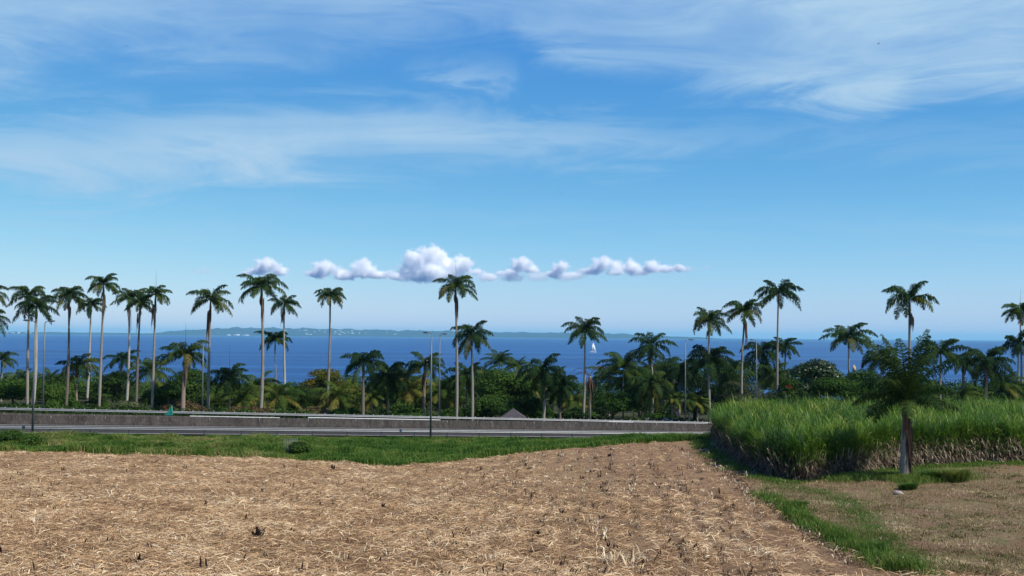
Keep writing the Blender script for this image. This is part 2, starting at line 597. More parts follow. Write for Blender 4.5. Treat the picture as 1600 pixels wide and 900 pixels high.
t.bump(t.math('ADD', w2, w1), 1.0, 0.9)
M['sea'] = t.m

t = MT('hazed_island_forest', 0.95, 0.1)
c = t.ramp(t.noise(0.0016, 7, 0.65), [(0.35, (.010, .020, .024)), (0.6, (.018, .032, .038)), (0.78, (.035, .05, .052))])  # forest tones pushed to blue-grey, some distance haze painted in
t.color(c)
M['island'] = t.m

t = MT('cloud_white', 1.0, 0.0)
t.color((.93, .93, .94, 1))
tr = t.N.new('ShaderNodeBsdfTranslucent')
tr.inputs[0].default_value = (.93, .94, .96, 1)
mx = t.N.new('ShaderNodeMixShader')
mx.inputs[0].default_value = 0.25
t.L.new(t.b.outputs[0], mx.inputs[1])
t.L.new(tr.outputs[0], mx.inputs[2])
t.L.new(mx.outputs[0], t.out.inputs[0])
M['cloud'] = t.m

# ------------------------------------------------------------------ terrain
TH = math.atan(0.32)
CT, ST = math.cos(TH), math.sin(TH)
EDGE_X = [-200, -60, -49, -37, -21.6, -10.7, -6, 0, 9.2, 19, 30, 60, 200]
EDGE_Z = [1.2, 1.0, .92, .74, .45, -.02, .3, 1.0, 1.9, 2.4, 2.75, 2.9, 2.9]


def zroad(X):
    return -0.33 - 0.03 * np.clip(X, -150, 150)


def doff(X, Y):
    """distance behind the near guardrail"""
    return (Y - 134.5 - 0.32 * X) * CT


def sstep(a, b, x):
    k = np.clip((x - a) / (b - a), 0, 1)
    return k * k * (3 - 2 * k)


def zg(X, Y):
    X = np.asarray(X, float)
    Y = np.asarray(Y, float)
    h = np.interp(X, EDGE_X, EDGE_Z)
    near = 3.7 + (h - 3.7) * (Y - 38) / 65.0
    hill = 3.7 + (38 - Y) * 0.197
    hill = np.where(Y < 4, 10.4, np.minimum(hill, 10.4))
    z = np.where(Y < 38, hill, near)
    d = doff(X, Y)
    zr = zroad(X)
    yr = 134.5 + 0.32 * X - 2.5
    tt = sstep(0, 1, (Y - 103) / np.maximum(yr - 103, 3.0))
    verge = h + (zr - 0.12 - h) * tt
    plate = np.where(Y < 130, h + (1.9 - h) * (Y - 103) / 27.0, 1.9 + (zr - 0.12 - 1.9) * sstep(130, np.maximum(yr, 132), Y))
    k = sstep(0.0, 3.5, X - .176 * Y)
    beyond = verge * (1 - k) + plate * k
    z = np.where(Y > 103, beyond, z)
    z = np.where(d > -2.5, zr - 0.12, z)
    dz = -0.15 - 0.007 * X
    far = zr - 0.12 + dz * sstep(12, 14, d)
    z = np.where(d > 12, far, z)
    back = far - 0.25 - np.interp(d, [24, 60, 120, 300, 420, 600], [0, 1.6, 3.6, 10.5, 16, 22])
    z = np.where(d > 24, back, z)
    wob = 0.07 * np.sin(X * .9 + 1.3 * np.sin(Y * .31)) * np.sin(Y * .7 + X * .2) + 0.05 * np.sin(X * 2.3 + Y * 1.1)
    return z + wob * np.where((d < -3), 1.0, 0.0)


def ground_pt(px, py, lo=20.0, hi=260.0):
    prev = lo
    Y = lo
    while Y < hi:
        p = at(px, py, Y)
        if p.z < float(zg(p.x, p.y)):
            a, b = prev, Y
            for _ in range(18):
                m = (a + b) / 2
                q = at(px, py, m)
                if q.z < float(zg(q.x, q.y)):
                    b = m
                else:
                    a = m
            q = at(px, py, b)
            return Vector((q.x, q.y, float(zg(q.x, q.y))))
        prev = Y
        Y += 0.5
    q = at(px, py, hi)
    return Vector((q.x, q.y, float(zg(q.x, q.y))))


def poly_ground(pts):
    return np.array([[*ground_pt(*p)[:2]] for p in pts])


def inpoly(P, X, Y):
    ins = np.zeros(X.shape, bool)
    n = len(P)
    j = n - 1
    for i in range(n):
        xi, yi = P[i]
        xj, yj = P[j]
        c = ((yi > Y) != (yj > Y)) & (X < (xj - xi) * (Y - yi) / (yj - yi + 1e-12) + xi)
        ins ^= c
        j = i
    return ins


def dist_line(P, X, Y):
    best = np.full(X.shape, 1e9)
    for (x0, y0), (x1, y1) in zip(P[:-1], P[1:]):
        dx, dy = x1 - x0, y1 - y0
        k = np.clip(((X - x0) * dx + (Y - y0) * dy) / (dx * dx + dy * dy + 1e-9), 0, 1)
        best = np.minimum(best, np.hypot(X - x0 - k * dx, Y - y0 - k * dy))
    return best


# field edge (harvested field / verge) and the boundaries at the right
def edge_y(X):
    return np.interp(X, [-70, -20, -10, -6, 0, 10, 19], [104.5, 103, 100.5, 101, 103, 103.5, 104])


CANE_A = [(1116, 688), (1135, 705), (1170, 728), (1215, 748), (1258, 752), (1298, 746), (1350, 737), (1420, 730), (1500, 725), (1600, 722), (1700, 720), (1850, 718)]
cane_front = poly_ground(CANE_A)
CANE = np.vstack([cane_front, [[84, 128], [40, 131], [24, 128], [19.6, 108]]])
STRIP = poly_ground([(1192, 775), (1240, 800), (1290, 835), (1345, 862), (1400, 888), (1480, 905)])       # tall grass strip
TRACK = poly_ground([(1120, 700), (1165, 722), (1230, 760), (1310, 775), (1345, 800), (1385, 850), (1450, 895)])  # greener track
TUFT = poly_ground([(1310, 752), (1360, 745), (1420, 752), (1500, 745)])
RIGHTZ = np.array([*poly_ground([(1112, 690), (1190, 770), (1340, 860), (1490, 899)]).tolist(), [60, 30], [200, 60], [200, 140], [60, 135], [20, 120]])

gx = np.unique(np.concatenate([np.linspace(-420, -75, 60), np.arange(-75, 85, 0.75), np.linspace(85, 480, 60)]))
gy = np.unique(np.concatenate([np.linspace(-250, 25, 30), np.arange(25, 150, 0.6), np.arange(150, 230, 2.0), np.linspace(230, 760, 60)]))
GX, GY = np.meshgrid(gx, gy)
GZ = zg(GX, GY)
D = doff(GX, GY)
verge_m = ((GY > edge_y(GX)) & (D < -1) & (GX < 20)).astype(float)
right_m = inpoly(RIGHTZ, GX, GY).astype(float)
mown = right_m * 0.9
green = np.maximum(verge_m, np.clip(.75 - dist_line(TRACK, GX, GY) / 2.6, 0, 1))
green = np.maximum(green, np.clip(.55 - dist_line(STRIP, GX, GY) / 2.4, 0, 1))
green = np.maximum(green, np.clip(1.1 - dist_line(cane_front[5:], GX, GY) / 2.6, 0, 1))
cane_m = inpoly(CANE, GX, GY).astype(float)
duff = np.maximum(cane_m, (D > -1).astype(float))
soil = np.clip(sstep(-2, 9, GX) * (1 - right_m) * 0.50, 0, 1) + np.clip(1 - dist_line(TRACK - np.array([1.8, 0]), GX, GY) / 1.3, 0, 1) * .6
mb = MB()
idx = np.arange(GX.size).reshape(GX.shape)
mb.quads(np.stack([GX, GY, GZ], -1).reshape(-1, 3),
         np.stack([idx[:-1, :-1], idx[:-1, 1:], idx[1:, 1:], idx[1:, :-1]], -1).reshape(-1, 4))
ground = tag(mb.build('ground', M['ground']), 'sloping land with harvested field, verge and wooded shore', 'ground', None, 'structure')
for nm, arr in (('green', green), ('mown', mown), ('duff', duff), ('soil', soil)):
    a = ground.data.attributes.new(nm, 'FLOAT', 'POINT')
    a.data.foreach_set('value', arr.astype(np.float32).ravel())

# sea: one sheet to the horizon
mb = MB()
sx = np.concatenate([-np.geomspace(58000, 200, 26), [0], np.geomspace(200, 58000, 26)])
sy = np.concatenate([[-800, 0], np.geomspace(150, 58000, 40)])
SX, SY = np.meshgrid(sx, sy)
idx = np.arange(SX.size).reshape(SX.shape)
SEA_Z = -12.0
mb.quads(np.stack([SX, SY, np.full(SX.shape, SEA_Z)], -1).reshape(-1, 3),
         np.stack([idx[:-1, :-1], idx[:-1, 1:], idx[1:, 1:], idx[1:, :-1]], -1).reshape(-1, 4))
tag(mb.build('sea', M['sea']), 'deep blue sea reaching the horizon', 'sea', None, 'structure')

# the far island
IS_PX = [-260, -120, 0, 60, 130, 200, 232, 255, 275, 300, 330, 380, 430, 500, 560, 620, 700, 780, 860, 930, 990, 1010, 1040, 1070, 1110, 1135]
IS_H = [5, 4.5, 3.6, 3.2, 3.0, 2.6, 2.4, 5.5, 7.8, 8.2, 12, 12.6, 12.2, 11.6, 11, 10, 9.3, 8.4, 7.8, 8.0, 6.6, 4.2, 3.6, 3.0, 1.8, 0]
DI = 20000.0
mpp = DI / FPX
nu, nv = 420, 26
uu = np.linspace(-260, 1135, nu)
vv = np.linspace(0, 1, nv)
UU, VV = np.meshgrid(uu, vv)
hh = np.interp(UU, IS_PX, IS_H) * mpp
prof = np.sin(np.clip(VV, 0, 1) * math.pi) ** 0.6
wobn = 1 + 0.05 * np.sin(UU * .11) + 0.04 * np.sin(UU * .27 + 1) + 0.03 * np.sin(UU * .61 + VV * 9) + 0.12 * (1 - VV) * np.sin(UU * .2 + VV * 14)
IY = DI + VV * 3600 - 300 * np.sin(UU * .03)
IX = (UU - 800) / FPX * DI * (1 + VV * 0.12)
IZ = SEA_Z - 2 + (hh * prof * wobn + 10 * VV) * (1 + VV * .10)
IZ = np.where((VV == 0) | (VV == 1), SEA_Z - 5, IZ)
mb = MB()
idx = np.arange(UU.size).reshape(UU.shape)
mb.quads(np.stack([IX, IY, IZ], -1).reshape(-1, 3),
         np.stack([idx[:-1, :-1], idx[:-1, 1:], idx[1:, 1:], idx[1:, :-1]], -1).reshape(-1, 4))
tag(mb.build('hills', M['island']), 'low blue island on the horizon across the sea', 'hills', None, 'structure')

# haze box round everything, clouds above it
mb = MB()
mb.box((0, 29500, 96), (118000, 61000, 268))
hz = mb.build('haze', [], None, False)
hm = bpy.data.materials.new('haze_air')
hm.use_nodes = True
hn = hm.node_tree.nodes
hn.clear()
ho = hn.new('ShaderNodeOutputMaterial')
hv = hn.new('ShaderNodeVolumePrincipled')
hv.inputs['Color'].default_value = (.40, .84, 1.0, 1)
hv.inputs['Density'].default_value = 3.4e-5
hv.inputs['Anisotropy'].default_value = 0.0
hm.node_tree.links.new(hv.outputs[0], ho.inputs['Volume'])
hz.data.materials.append(hm)
tag(hz, 'thin blue sea haze over the far water and island', 'haze', None, 'stuff')

# ------------------------------------------------------------------ road
E = Vector((CT, ST, 0))                     # along the road (to the right, away)
NRM = Vector((-ST, CT, 0))                  # away from the camera


def rp(s, d, dz=0.0):
    """point s metres along the near rail line and d metres behind it"""
    p = Vector((0, 134.5, 0)) + E * s + NRM * d
    z = float(zroad(p.x))
    if d > 12:
        z += -0.15 - 0.007 * p.x
    return Vector((p.x, p.y, z + dz))


def s_of_px(px, d):
    """how far along the line at offset d the view through column px meets it"""
    u = (px - 800) / FPX
    # X = u*Y ; Y = 134.5 + .32 X + d/CT
    Y = (134.5 + d / CT) / (1 - .32 * u)
    X = u * Y
    return (Vector((X, Y, 0)) - Vector((0, 134.5, 0))).dot(E)


def ribbon(d0, d1, s0, s1, dz, name, mat, step=4.0):
    mb = MB()
    ss = np.arange(s0, s1 + .1, step)
    V = []
    for s in ss:
        V += [tuple(rp(s, d0, dz)), tuple(rp(s, d1, dz))]
    F = [[2 * i, 2 * i + 2, 2 * i + 3, 2 * i + 1] for i in range(len(ss) - 1)]
    mb.quads(V, F)
    return mb.build(name, mat)


tag(ribbon(0.9, 11.3, -170, 200, 0.0, 'road', M['asphalt']), 'near carriageway between guardrail and concrete barrier', 'road', None, 'structure')
tag(ribbon(13.2, 22.0, -170, 200, 0.0, 'road', M['asphalt']), 'far carriageway beyond the concrete barrier', 'road', None, 'structure')
for d in (1.5, 10.7, 13.6, 21.6):
    tag(ribbon(d, d + 0.18, -170, 200, 0.005, 'road_marking', M['line_paint']), 'painted edge line of the road', 'marking', None, 'structure')
mb = MB()
for base in (6.0, 17.6):
    for s in np.arange(-160, 190, 13.0):
        a, b, c_, d_ = rp(s, base, .005), rp(s + 3, base, .005), rp(s + 3, base + .15, .005), rp(s, base + .15, .005)
        mb.quads([tuple(a), tuple(b), tuple(c_), tuple(d_)], [[0, 1, 2, 3]])
tag(mb.build('road_marking', M['line_paint']), 'painted lane dashes of the road', 'marking', None, 'structure')

# concrete barrier between the carriageways
S0, S1 = -110.0, 120.0
base = empty('concrete_barrier', rp(0, 11.9), 'long dark weathered concrete barrier wall between the two carriageways', 'barrier')
mb = MB()
cs = [(-.32, 0), (-.26, .28), (-.13, .42), (-.11, 1.02), (-.09, 1.05), (.09, 1.05), (.11, 1.02), (.13, .42), (.26, .28), (.32, 0)]
ss = np.arange(S0, S1, 2.0)
V = []
for i, s in enumerate(ss):
    hgt = 1.0 + 0.012 * math.sin(i * 1.7) + 0.01 * math.sin(i * .6)
    for a, b in cs:
        V.append(tuple(rp(s, 11.9 + a, b * hgt - 0.02 * (b == 0))))
n = len(cs)
F = [[i * n + k, (i + 1) * n + k, (i + 1) * n + k + 1, i * n + k + 1] for i in range(len(ss) - 1) for k in range(n - 1)]
mb.quads(V, F)
mb.build('wall', M['barrier'], base, False)
for s in np.arange(S0 + 33, S1 - 45, 6.0):
    mb = MB()
    mb.box(rp(s, 11.9 - .118, .72), (.06, .02, .60), TH)
    mb.build('joint', M['post'], base, False)


def wbeam(mb, s0, s1, d, zt, h=0.31, mat=0):
    cs = [(0, 0), (-.05, -.03), (-.08, -.07), (-.05, -.12), (-.01, -.155), (-.05, -.19), (-.08, -.24), (-.05, -.28), (0, -.31)]
    ss = np.append(np.arange(s0, s1, 4.0), s1)
    V = []
    for s in ss:
        for a, b in cs:
            V.append(tuple(rp(s, d + a, zt + b * h / .31)))
    n = len(cs)
    F = [[i * n + k, (i + 1) * n + k, (i + 1) * n + k + 1, i * n + k + 1] for i in range(len(ss) - 1) for k in range(n - 1)]
    mb.quads(V, F, mat=mat)


# near guardrail
base = empty('guardrail', rp(0, 0), 'near galvanised guardrail along the grass verge', 'guardrail')
mb = MB()
wbeam(mb, -90, 85, -0.1, 0.84)
mb.build('beam', M['steel'], base, True)
s = -88.0
while s < 85:
    mb = MB()
    p = rp(s, 0.04, 0.36)
    mb.box(p, (.12, .15, .86), TH)
    q = rp(s, -0.06, 0.62)
    mb.box(q, (.10, .10, .22), TH)
    mb.build('post', M['post'], base, False)
    s += 4.0
# far guardrail with a slim upper handrail
base = empty('guardrail', rp(0, 22.6), 'far pale guardrail with many short posts in front of the palms', 'guardrail')
mb = MB()
wbeam(mb, -84, 66, 22.5, 0.78, 0.30)
mb.build('beam', M['steel'], base, True)
mb = MB()
mb.tube([tuple(rp(s, 22.62, 0.50)) for s in np.arange(-84, 67, 6.0)], 0.045, 6)
mb.build('lower_rail', M['rail_white'], base, True)
s = -66.0
while s < 64:
    mb = MB()
    a, b = rp(s - .12, 22.66, -0.05), rp(s + .10, 22.66, 0.92)
    mb.tube([tuple(a), tuple(b)], 0.05, 4)
    mb.build('post', M['post'], base, False)
    s += 1.33
# broken white rail just behind the barrier
for px0, px1, lb in ((-60, 137, 'long white rail behind the barrier at the left edge'),
                     (181, 268, 'short white rail behind the barrier left of the teal netting'),
                     (300, 440, 'white rail behind the barrier right of the teal netting'),
                     (484, 690, 'white rail behind the barrier ending by the two lamp posts'),
                     (952, 990, 'short white rail behind the barrier below the drooping palms'),
                     (1103, 1126, 'last stub of white rail behind the barrier beside the cane')):
    s0, s1 = s_of_px(px0, 12.9), s_of_px(px1, 12.9)
    pm = rp((s0 + s1) / 2, 12.9)
    base = empty('guardrail', pm, lb, 'guardrail', 'white rails behind the concrete barrier')
    dzz = 0.15 + 0.007 * pm.x
    mb = MB()
    wbeam(mb, s0, s1, 12.9, 1.06 + dzz + .04, 0.30)
    mb.build('beam', M['rail_white'], base, True)
    k = s0 + 0.5
    while k < s1:
        mb = MB()
        mb.box(rp(k, 13.02, 0.56 + dzz / 2), (.1, .12, 1.1 + dzz), TH)
        mb.build('post', M['post'], base, False)
        k += 4.0

# teal netting hung on the far rail
b0 = rp(s_of_px(262, 22.3), 22.3)
mb = MB()
P0, P1 = at(258, 650.5, b0.y), at(269, 636, b0.y)
mb2 = []
rows = 7
for i in range(rows):
    f = i / (rows - 1)
    z = P0.z + (P1.z - P0.z) * f
    x0 = P0.x - .35 + (P1.x - P0.x + .35) * (.84 * f ** .75)
    x1 = P1.x + .12 * (1 - f)
    for j in range(6):
        g = j / 5
        mb2.append((x0 + (x1 - x0) * g, b0.y + .06 * math.sin(j * 1.9 + i) + .10 * (1 - f), z + .05 * math.sin(j * 2.3 + i * 1.3) * (1 - f) + .30 * g * f))
mb.quads(mb2, [[i * 6 + j, i * 6 + j + 1, (i + 1) * 6 + j + 1, (i + 1) * 6 + j] for i in range(rows - 1) for j in range(5)])
o = mb.build('tarpaulin', M['teal'], None, True, loc=tuple(b0))
sm = o.modifiers.new('thick', 'SOLIDIFY')
sm.thickness = 0.02
tag(o, 'crumpled teal netting hanging on the far guardrail', 'netting')


# ------------------------------------------------------------------ lamp posts
def lamp_post(px, ytop, pos, arm, label, head=0.9):
    top = at(px, ytop, pos.y)
    H = top.z - pos.z
    base = empty('street_lamp', pos, label, 'street lamp', 'street lamps along the road')
    mb = MB()
    bx, by, bz = pos
    mb.tube([(bx, by, bz - .2), (bx, by, bz + H * .5), (bx, by, bz + H - .25)], [.13, .10, .065], 10)
    mb.build('pole', M['pole'], base)
    mb = MB()
    mb.box((bx, by, bz + .06), (.45, .45, .12))
    mb.build('base_plate', M['pale_concrete'], base, False)
    mb = MB()
    ax = bx + arm
    mb.tube([(bx, by, bz + H - .28), (bx + arm * .15, by, bz + H - .08), (bx + arm * .6, by, bz + H)], [.06, .05, .04], 8)
    mb.build('arm', M['pole'], base)
    mb = MB()
    sgn = 1 if arm > 0 else -1
    hx = bx + arm * .6 + sgn * head / 2
    V, F = [], []
    prof = [(-.5, .05, .03), (-.3, .15, .09), (.1, .19, .12), (.4, .14, .09), (.5, .05, .03)]
    for (t_, w, h) in prof:
        for an in range(8):
            a_ = an * math.pi / 4
            V.append((hx + sgn * t_ * head, by + w * math.cos(a_), bz + H + .02 + h * math.sin(a_) * (1 if math.sin(a_) > 0 else .5)))
    F = [[i * 8 + k, (i + 1) * 8 + k, (i + 1) * 8 + (k + 1) % 8, i * 8 + (k + 1) % 8] for i in range(4) for k in range(8)]
    mb.quads(V, F)
    hd = mb.build('lamp_head', M['lamp'], base)
    mb = MB()
    mb.box((hx, by, bz + H - .06), (head * .5, .2, .05), 0, taper=1)
    ln = mb.build('lens', M['glass'], None, False, loc=tuple(base.location))
    ln.location = (0, 0, 0)
    ln.parent = hd


def verge_pos(px, d):
    s = s_of_px(px, d)
    return rp(s, d, -0.05)


p1 = verge_pos(56, -1.2)
lamp_post(56, 501, p1, -0.7, 'nearer of the two lamp posts at the left edge, before the guardrail')
lamp_post(71, 502, verge_pos(71, 22.9), 0.7, 'farther lamp post of the left pair, behind the far guardrail')
lamp_post(319, 537, verge_pos(319, 24.5), -0.8, 'lone slim lamp post among palms just left of a tall palm trunk')
lamp_post(675, 520, verge_pos(675, -3.2), -0.5, 'tallest lamp post, standing on the green verge in mid picture', 0.75)
lamp_post(688, 522, verge_pos(688, 22.9), 0.4, 'lamp post just right of the tall verge lamp, behind the far guardrail', 0.8)
lamp_post(1071, 531, verge_pos(1071, 23.0), 0.7, 'grey lamp post in front of dark palms left of the cane field', 0.9)
lamp_post(1182, 531, verge_pos(1182, 23.0), -0.6, 'slim lamp post rising behind the left end of the cane field', 0.7)

# ------------------------------------------------------------------ palms


def frond(mb, mbr, hub, az, e0, L, bend, nl, lw, llen, tint, plume=0.8, droop=0.6, rs=None, seg=10):
    """one feather frond: curved rachis into mbr, leaflets into mb"""
    rs = rs or random
    pts, tan = [], []
    p = np.array(hub, float)
    side_sway = rs.uniform(-.25, .25)
    for i in range(seg + 1):
        f = i / seg
        e = e0 - bend * f ** 1.35
        a = az + side_sway * f
        d = np.array([math.cos(a) * math.cos(e), math.sin(a) * math.cos(e), math.sin(e)])
        pts.append(p.copy())
        tan.append(d)
        p = p + d * L / seg
    pts, tan = np.array(pts), np.array(tan)
    mbr.tube([tuple(q) for q in pts], [0.05 * (1 - .85 * i / seg) * (L / 3.5) for i in range(seg + 1)], 4, tint=min(1, tint + .15), mat=0, cap=False)
    f = (np.arange(nl) + rng.uniform(0, .8, nl)) / nl * 0.90 + 0.10
    k = f * seg
    i0 = np.minimum(k.astype(int), seg - 1)
    w = (k - i0)[:, None]
    P = pts[i0] * (1 - w) + pts[i0 + 1] * w
    T = tan[i0] * (1 - w) + tan[i0 + 1] * w
    T /= np.linalg.norm(T, axis=1)[:, None]
    up = np.array([0, 0, 1.0])
    S = np.cross(T, up)
    S /= np.maximum(np.linalg.norm(S, axis=1)[:, None], .05)
    # steep fronds: use the azimuth's normal instead
    S0 = np.array([math.sin(az), -math.cos(az), 0])
    S = S * .6 + S0 * .4
    S /= np.linalg.norm(S, axis=1)[:, None]
    U = np.cross(S, T)
    lens = llen * np.clip(np.sin(np.clip(f * 1.02, 0, 1) * math.pi * .92 + .16), .15, 1) ** .7
    for sg in (-1, 1):
        an = rng.uniform(-plume, plume * .6, nl)
        dirv = (np.cos(an)[:, None] * S * sg + np.sin(an)[:, None] * U) + T * rng.uniform(.3, .75, (nl, 1))
        dirv /= np.linalg.norm(dirv, axis=1)[:, None]
        ll = lens * rng.uniform(.8, 1.12, nl)
        mid = P + dirv * (ll * .5)[:, None]
        d2 = dirv * (1 - droop) + np.array([0, 0, -1.0]) * droop * rng.uniform(.6, 1.4, (nl, 1))
        d2 /= np.linalg.norm(d2, axis=1)[:, None]
        tip = mid + d2 * (ll * .55)[:, None]
        W = T * (lw / 2) + np.cross(dirv, T) * 0
        W1 = W * 1.0
        Vv = np.stack([P - W * .6, P + W * .6, mid + W1, mid - W1, tip + W * .18, tip - W * .18], 1).reshape(-1, 3)
        b = np.arange(nl)[:, None] * 6
        F = np.concatenate([b + np.array([[0, 1, 2, 3]]), b + np.array([[3, 2, 4, 5]])])
        tt = np.repeat(np.clip(tint + rng.normal(0, .06, nl), 0, 1), 6)
        mb.quads(Vv, F, tt)


def hang(mb, p, n, L, spread, tint, w=.06):
    """dead brown leaves hanging from p"""
    for _ in range(n):
        a = random.uniform(0, 2 * math.pi)
        r = spread * random.uniform(.2, 1)
        l = L * random.uniform(.5, 1)
        z0 = random.uniform(0, .5)
        x0, y0 = p[0] + math.cos(a) * r * .5, p[1] + math.sin(a) * r * .5
        x1, y1 = p[0] + math.cos(a) * r, p[1] + math.sin(a) * r
        x2, y2 = x1 + random.uniform(-.15, .15), y1 + random.uniform(-.15, .15)
        wx, wy = -math.sin(a) * w, math.cos(a) * w
        mb.quads([(x0 - wx, y0 - wy, p[2] - z0), (x0 + wx, y0 + wy, p[2] - z0), (x1 + wx * 1.4, y1 + wy * 1.4, p[2] - z0 - l * .5), (x1 - wx * 1.4, y1 - wy * 1.4, p[2] - z0 - l * .5),
                  (x2 + wx * .3, y2 + wy * .3, p[2] - z0 - l), (x2 - wx * .3, y2 - wy * .3, p[2] - z0 - l)],
                 [[0, 1, 2, 3], [3, 2, 4, 5]], min(1, max(0, tint + random.uniform(-.3, .3))))


NPALM = 0
SPEARS = {243, 289, 358, 712, 1594}


def palm(px, hy, r, label, kind='royal', Y=None, bpx=None, tint=.4, dead=0.0, trunk='trunk_grey', spear=None,
         nfr=None, group='royal palms along the road', mid=None, tr=None, emin=-30, fine=1.0, spathe=None, bz=None, bendx=1.0, lift=1.0, side=None):
    """px, hy: photo position of the point where the fronds meet; r: crown reach in photo pixels"""
    global NPALM
    NPALM += 1
    rs = random.Random(int(px * 31 + hy))
    u = (px - 800) / FPX
    if Y is None:
        Y = 5500.0 / r
    d = (Y - 134.5 - .32 * u * Y) * CT
    if -4 < d < 26:
        Y = (134.5 + (26.5 if d > 2 else -5) / CT) / (1 - .32 * u)
    hub = at(px, hy - ((.56 if emin > -40 else .30) * r if kind == 'royal' else 0), Y)
    bx = px if bpx is None else bpx
    X0 = at(bx, hy, Y).x
    zb = float(zg(X0, Y)) if bz is None else bz
    base = empty('palm_tree' if kind != 'coco' else 'coconut_palm', (X0, Y, zb), label, 'palm tree', group)
    H = hub.z - zb
    rm = r * Y / FPX
    royal = kind == 'royal'
    # trunk
    shaft = min(1.7, H * .16) if royal else 0.0
    tr = tr or (.22 if royal else .15)
    npt = 12
    tp = []
    rad = []
    midx = rs.uniform(-.25, .25)
    for i in range(npt + 1):
        f = i / npt
        x = X0 + (hub.x - X0) * f ** 1.4 + midx * math.sin(f * math.pi)
        tp.append((x, Y + .1 * math.sin(f * 3), zb - .4 + (H + .4 - shaft) * f))
        rad.append(tr * ((1.35 - .75 * min(1, f * 8)) if f < .125 else (1.0 + .10 * math.sin(f * 5.5) - .30 * f)))
    mb = MB()
    mb.tube(tp, rad, 10)
    mb.build('trunk', M[trunk], base)
    if royal:
        mb = MB()
        t0 = Vector(tp[-1])
        mb.tube([t0 - Vector((0, 0, .05)), t0 + Vector((0, 0, shaft * .35)), t0.lerp(hub, .8), hub], [rad[-1] * 1.05, rad[-1] * 1.28, rad[-1] * .8, rad[-1] * .55], 10)
        mb.build('crownshaft', M['shaft'], base)
    # crown
    nfr = nfr or ((rs.randint(14, 17) if emin > -40 else 20) if royal else rs.randint(16, 20))
    mb, mbr = MB(), MB()
    L = rm * (1.28 if royal else 1.42)
    em = (min(emin, 5) * .55 if emin > -40 else emin) if royal else emin
    for k in range(nfr):
        f = (k + .5) / nfr
        e0 = R(82 - (82 - em) * f ** 0.85 + rs.uniform(-8, 8))
        az = k * 2.39996 + rs.uniform(-.3, .3)
        bend = R((rs.uniform(85, 135) if royal else rs.uniform(70, 105)) * bendx)
        if e0 < 0:
            bend *= .6
        Lf = L * rs.uniform(.85, 1.08) * (1.0 if f > .15 else .8 * lift)
        tn = tint + rs.uniform(-.22, .22) + (.28 if f > .72 else 0) + (.2 if kind == 'coco' and rs.random() < .25 else 0)
        frond(mb, mbr, hub, az, e0, Lf, bend, int((58 if royal else 46) * fine), .10 * max(.8, rm / 3.2), .215 * L if royal else .24 * L,
              max(0, min(1, tn)), .9 if royal else .35, .62 if royal else .6, rs)
    mbr_n = mbr
    mb.v += mbr_n.v
    mb.q += [q + mb.n for q in mbr_n.q]
    mb.t += mbr_n.t
    mb.m += mbr_n.m
    mb.n += mbr_n.n
    mb.build('crown', M['royal_leaf' if royal else 'coco_leaf'], base, False)
    if royal and round(px) in SPEARS:
        mb = MB()
        sl = rm * rs.uniform(1.15, 1.5)
        mb.tube([hub, hub + Vector((.05, 0, sl * .5)), hub + Vector((rs.uniform(-.15, .15), 0, sl))], [.03, .022, .010], 6, tint=.6)
        mb.build('spear_leaf', M['royal_leaf'], base)
    if dead > 0:
        mb = MB()
        sd = side if side is not None else rs.choice((-1, 1))
        c0 = (tp[-1][0] + sd * .15, Y - .15, tp[-1][2] + .3)
        hang(mb, c0, 16, dead, .26, .45, .045)
        hang(mb, (c0[0] + sd * .2, c0[1], c0[2] - .2), 6, dead * 1.15, .16, .6, .04)
        hang(mb, (c0[0] - sd * .3, c0[1], c0[2] + .3), 5, dead * .45, .18, .3, .05)
        mb.build('dead_frond', M['dead_leaf'], base, False)
    if spathe:
        sx_, sy_, ln, mt_ = spathe
        c = at(sx_, sy_, Y - .4)
        mb = MB()
        mb.tube([(c.x, c.y, c.z + ln / 2), (c.x + .05, c.y, c.z + ln * .2), (c.x + .08, c.y, c.z - ln * .2), (c.x, c.y, c.z - ln / 2)], [.05, ln * .2, ln * .2, .05], 8)
        mb.build('flower_spathe', M[mt_], base)
    return base


# the row behind the road, from the left edge rightwards
P = palm
P(-13, 474, 28, 'tall palm cut off by the left edge, only its right fronds in view', Y=165)
P(-16, 515, 32, 'lower palm cut off by the left edge under the taller one', Y=170, spear=False)
P(3, 575, 24, 'short dark palm at the left edge with fronds over the hedge', Y=190, tint=.35, spear=False)
P(46, 480, 32, 'pale trunked tall palm, left one of the close pair beside the left lamp posts', bpx=47, Y=164)
P(57, 499, 35, 'dark drooping palm right behind the nearer left lamp post', bpx=54, tint=.12, trunk='trunk_pale', tr=.27, emin=-38, Y=160)
P(108, 480, 31, 'tall palm with dark lower trunk, first one right of the left lamp posts', bpx=107, dead=1.6, side=1, trunk='trunk_dark', Y=168)
P(142, 490, 24, 'palm with short crown half hidden behind its taller right neighbour', bpx=139, Y=186, trunk='trunk_pale', tint=.3)
P(162, 460, 28, 'tallest palm of the left half, with brown fibres hanging below its crown', bpx=159, dead=3.0, side=1, Y=166)
P(202, 480, 27, 'pale trunked palm with pink brown dead leaves, left of three close palms', bpx=201, dead=4.0, side=1, trunk='trunk_pale', Y=176)
P(219, 487, 26, 'palm with blackened upper trunk, middle of three close palms', bpx=216, dead=2.6, side=-1, trunk='trunk_dark', Y=172, tint=.25)
P(243, 476, 28, 'tall palm with long spear leaf, right of three close palms', bpx=241, dead=3.2, side=-1, Y=168)
P(123, 592, 34, 'short palm with wide yellow green crown between two tall pale trunks', Y=172, tint=.6, trunk='trunk_red', tr=.2, bpx=122, dead=.9)
P(191, 578, 27, 'short dark palm before a blackish bush', Y=200, tint=.3, bpx=193, spear=False)
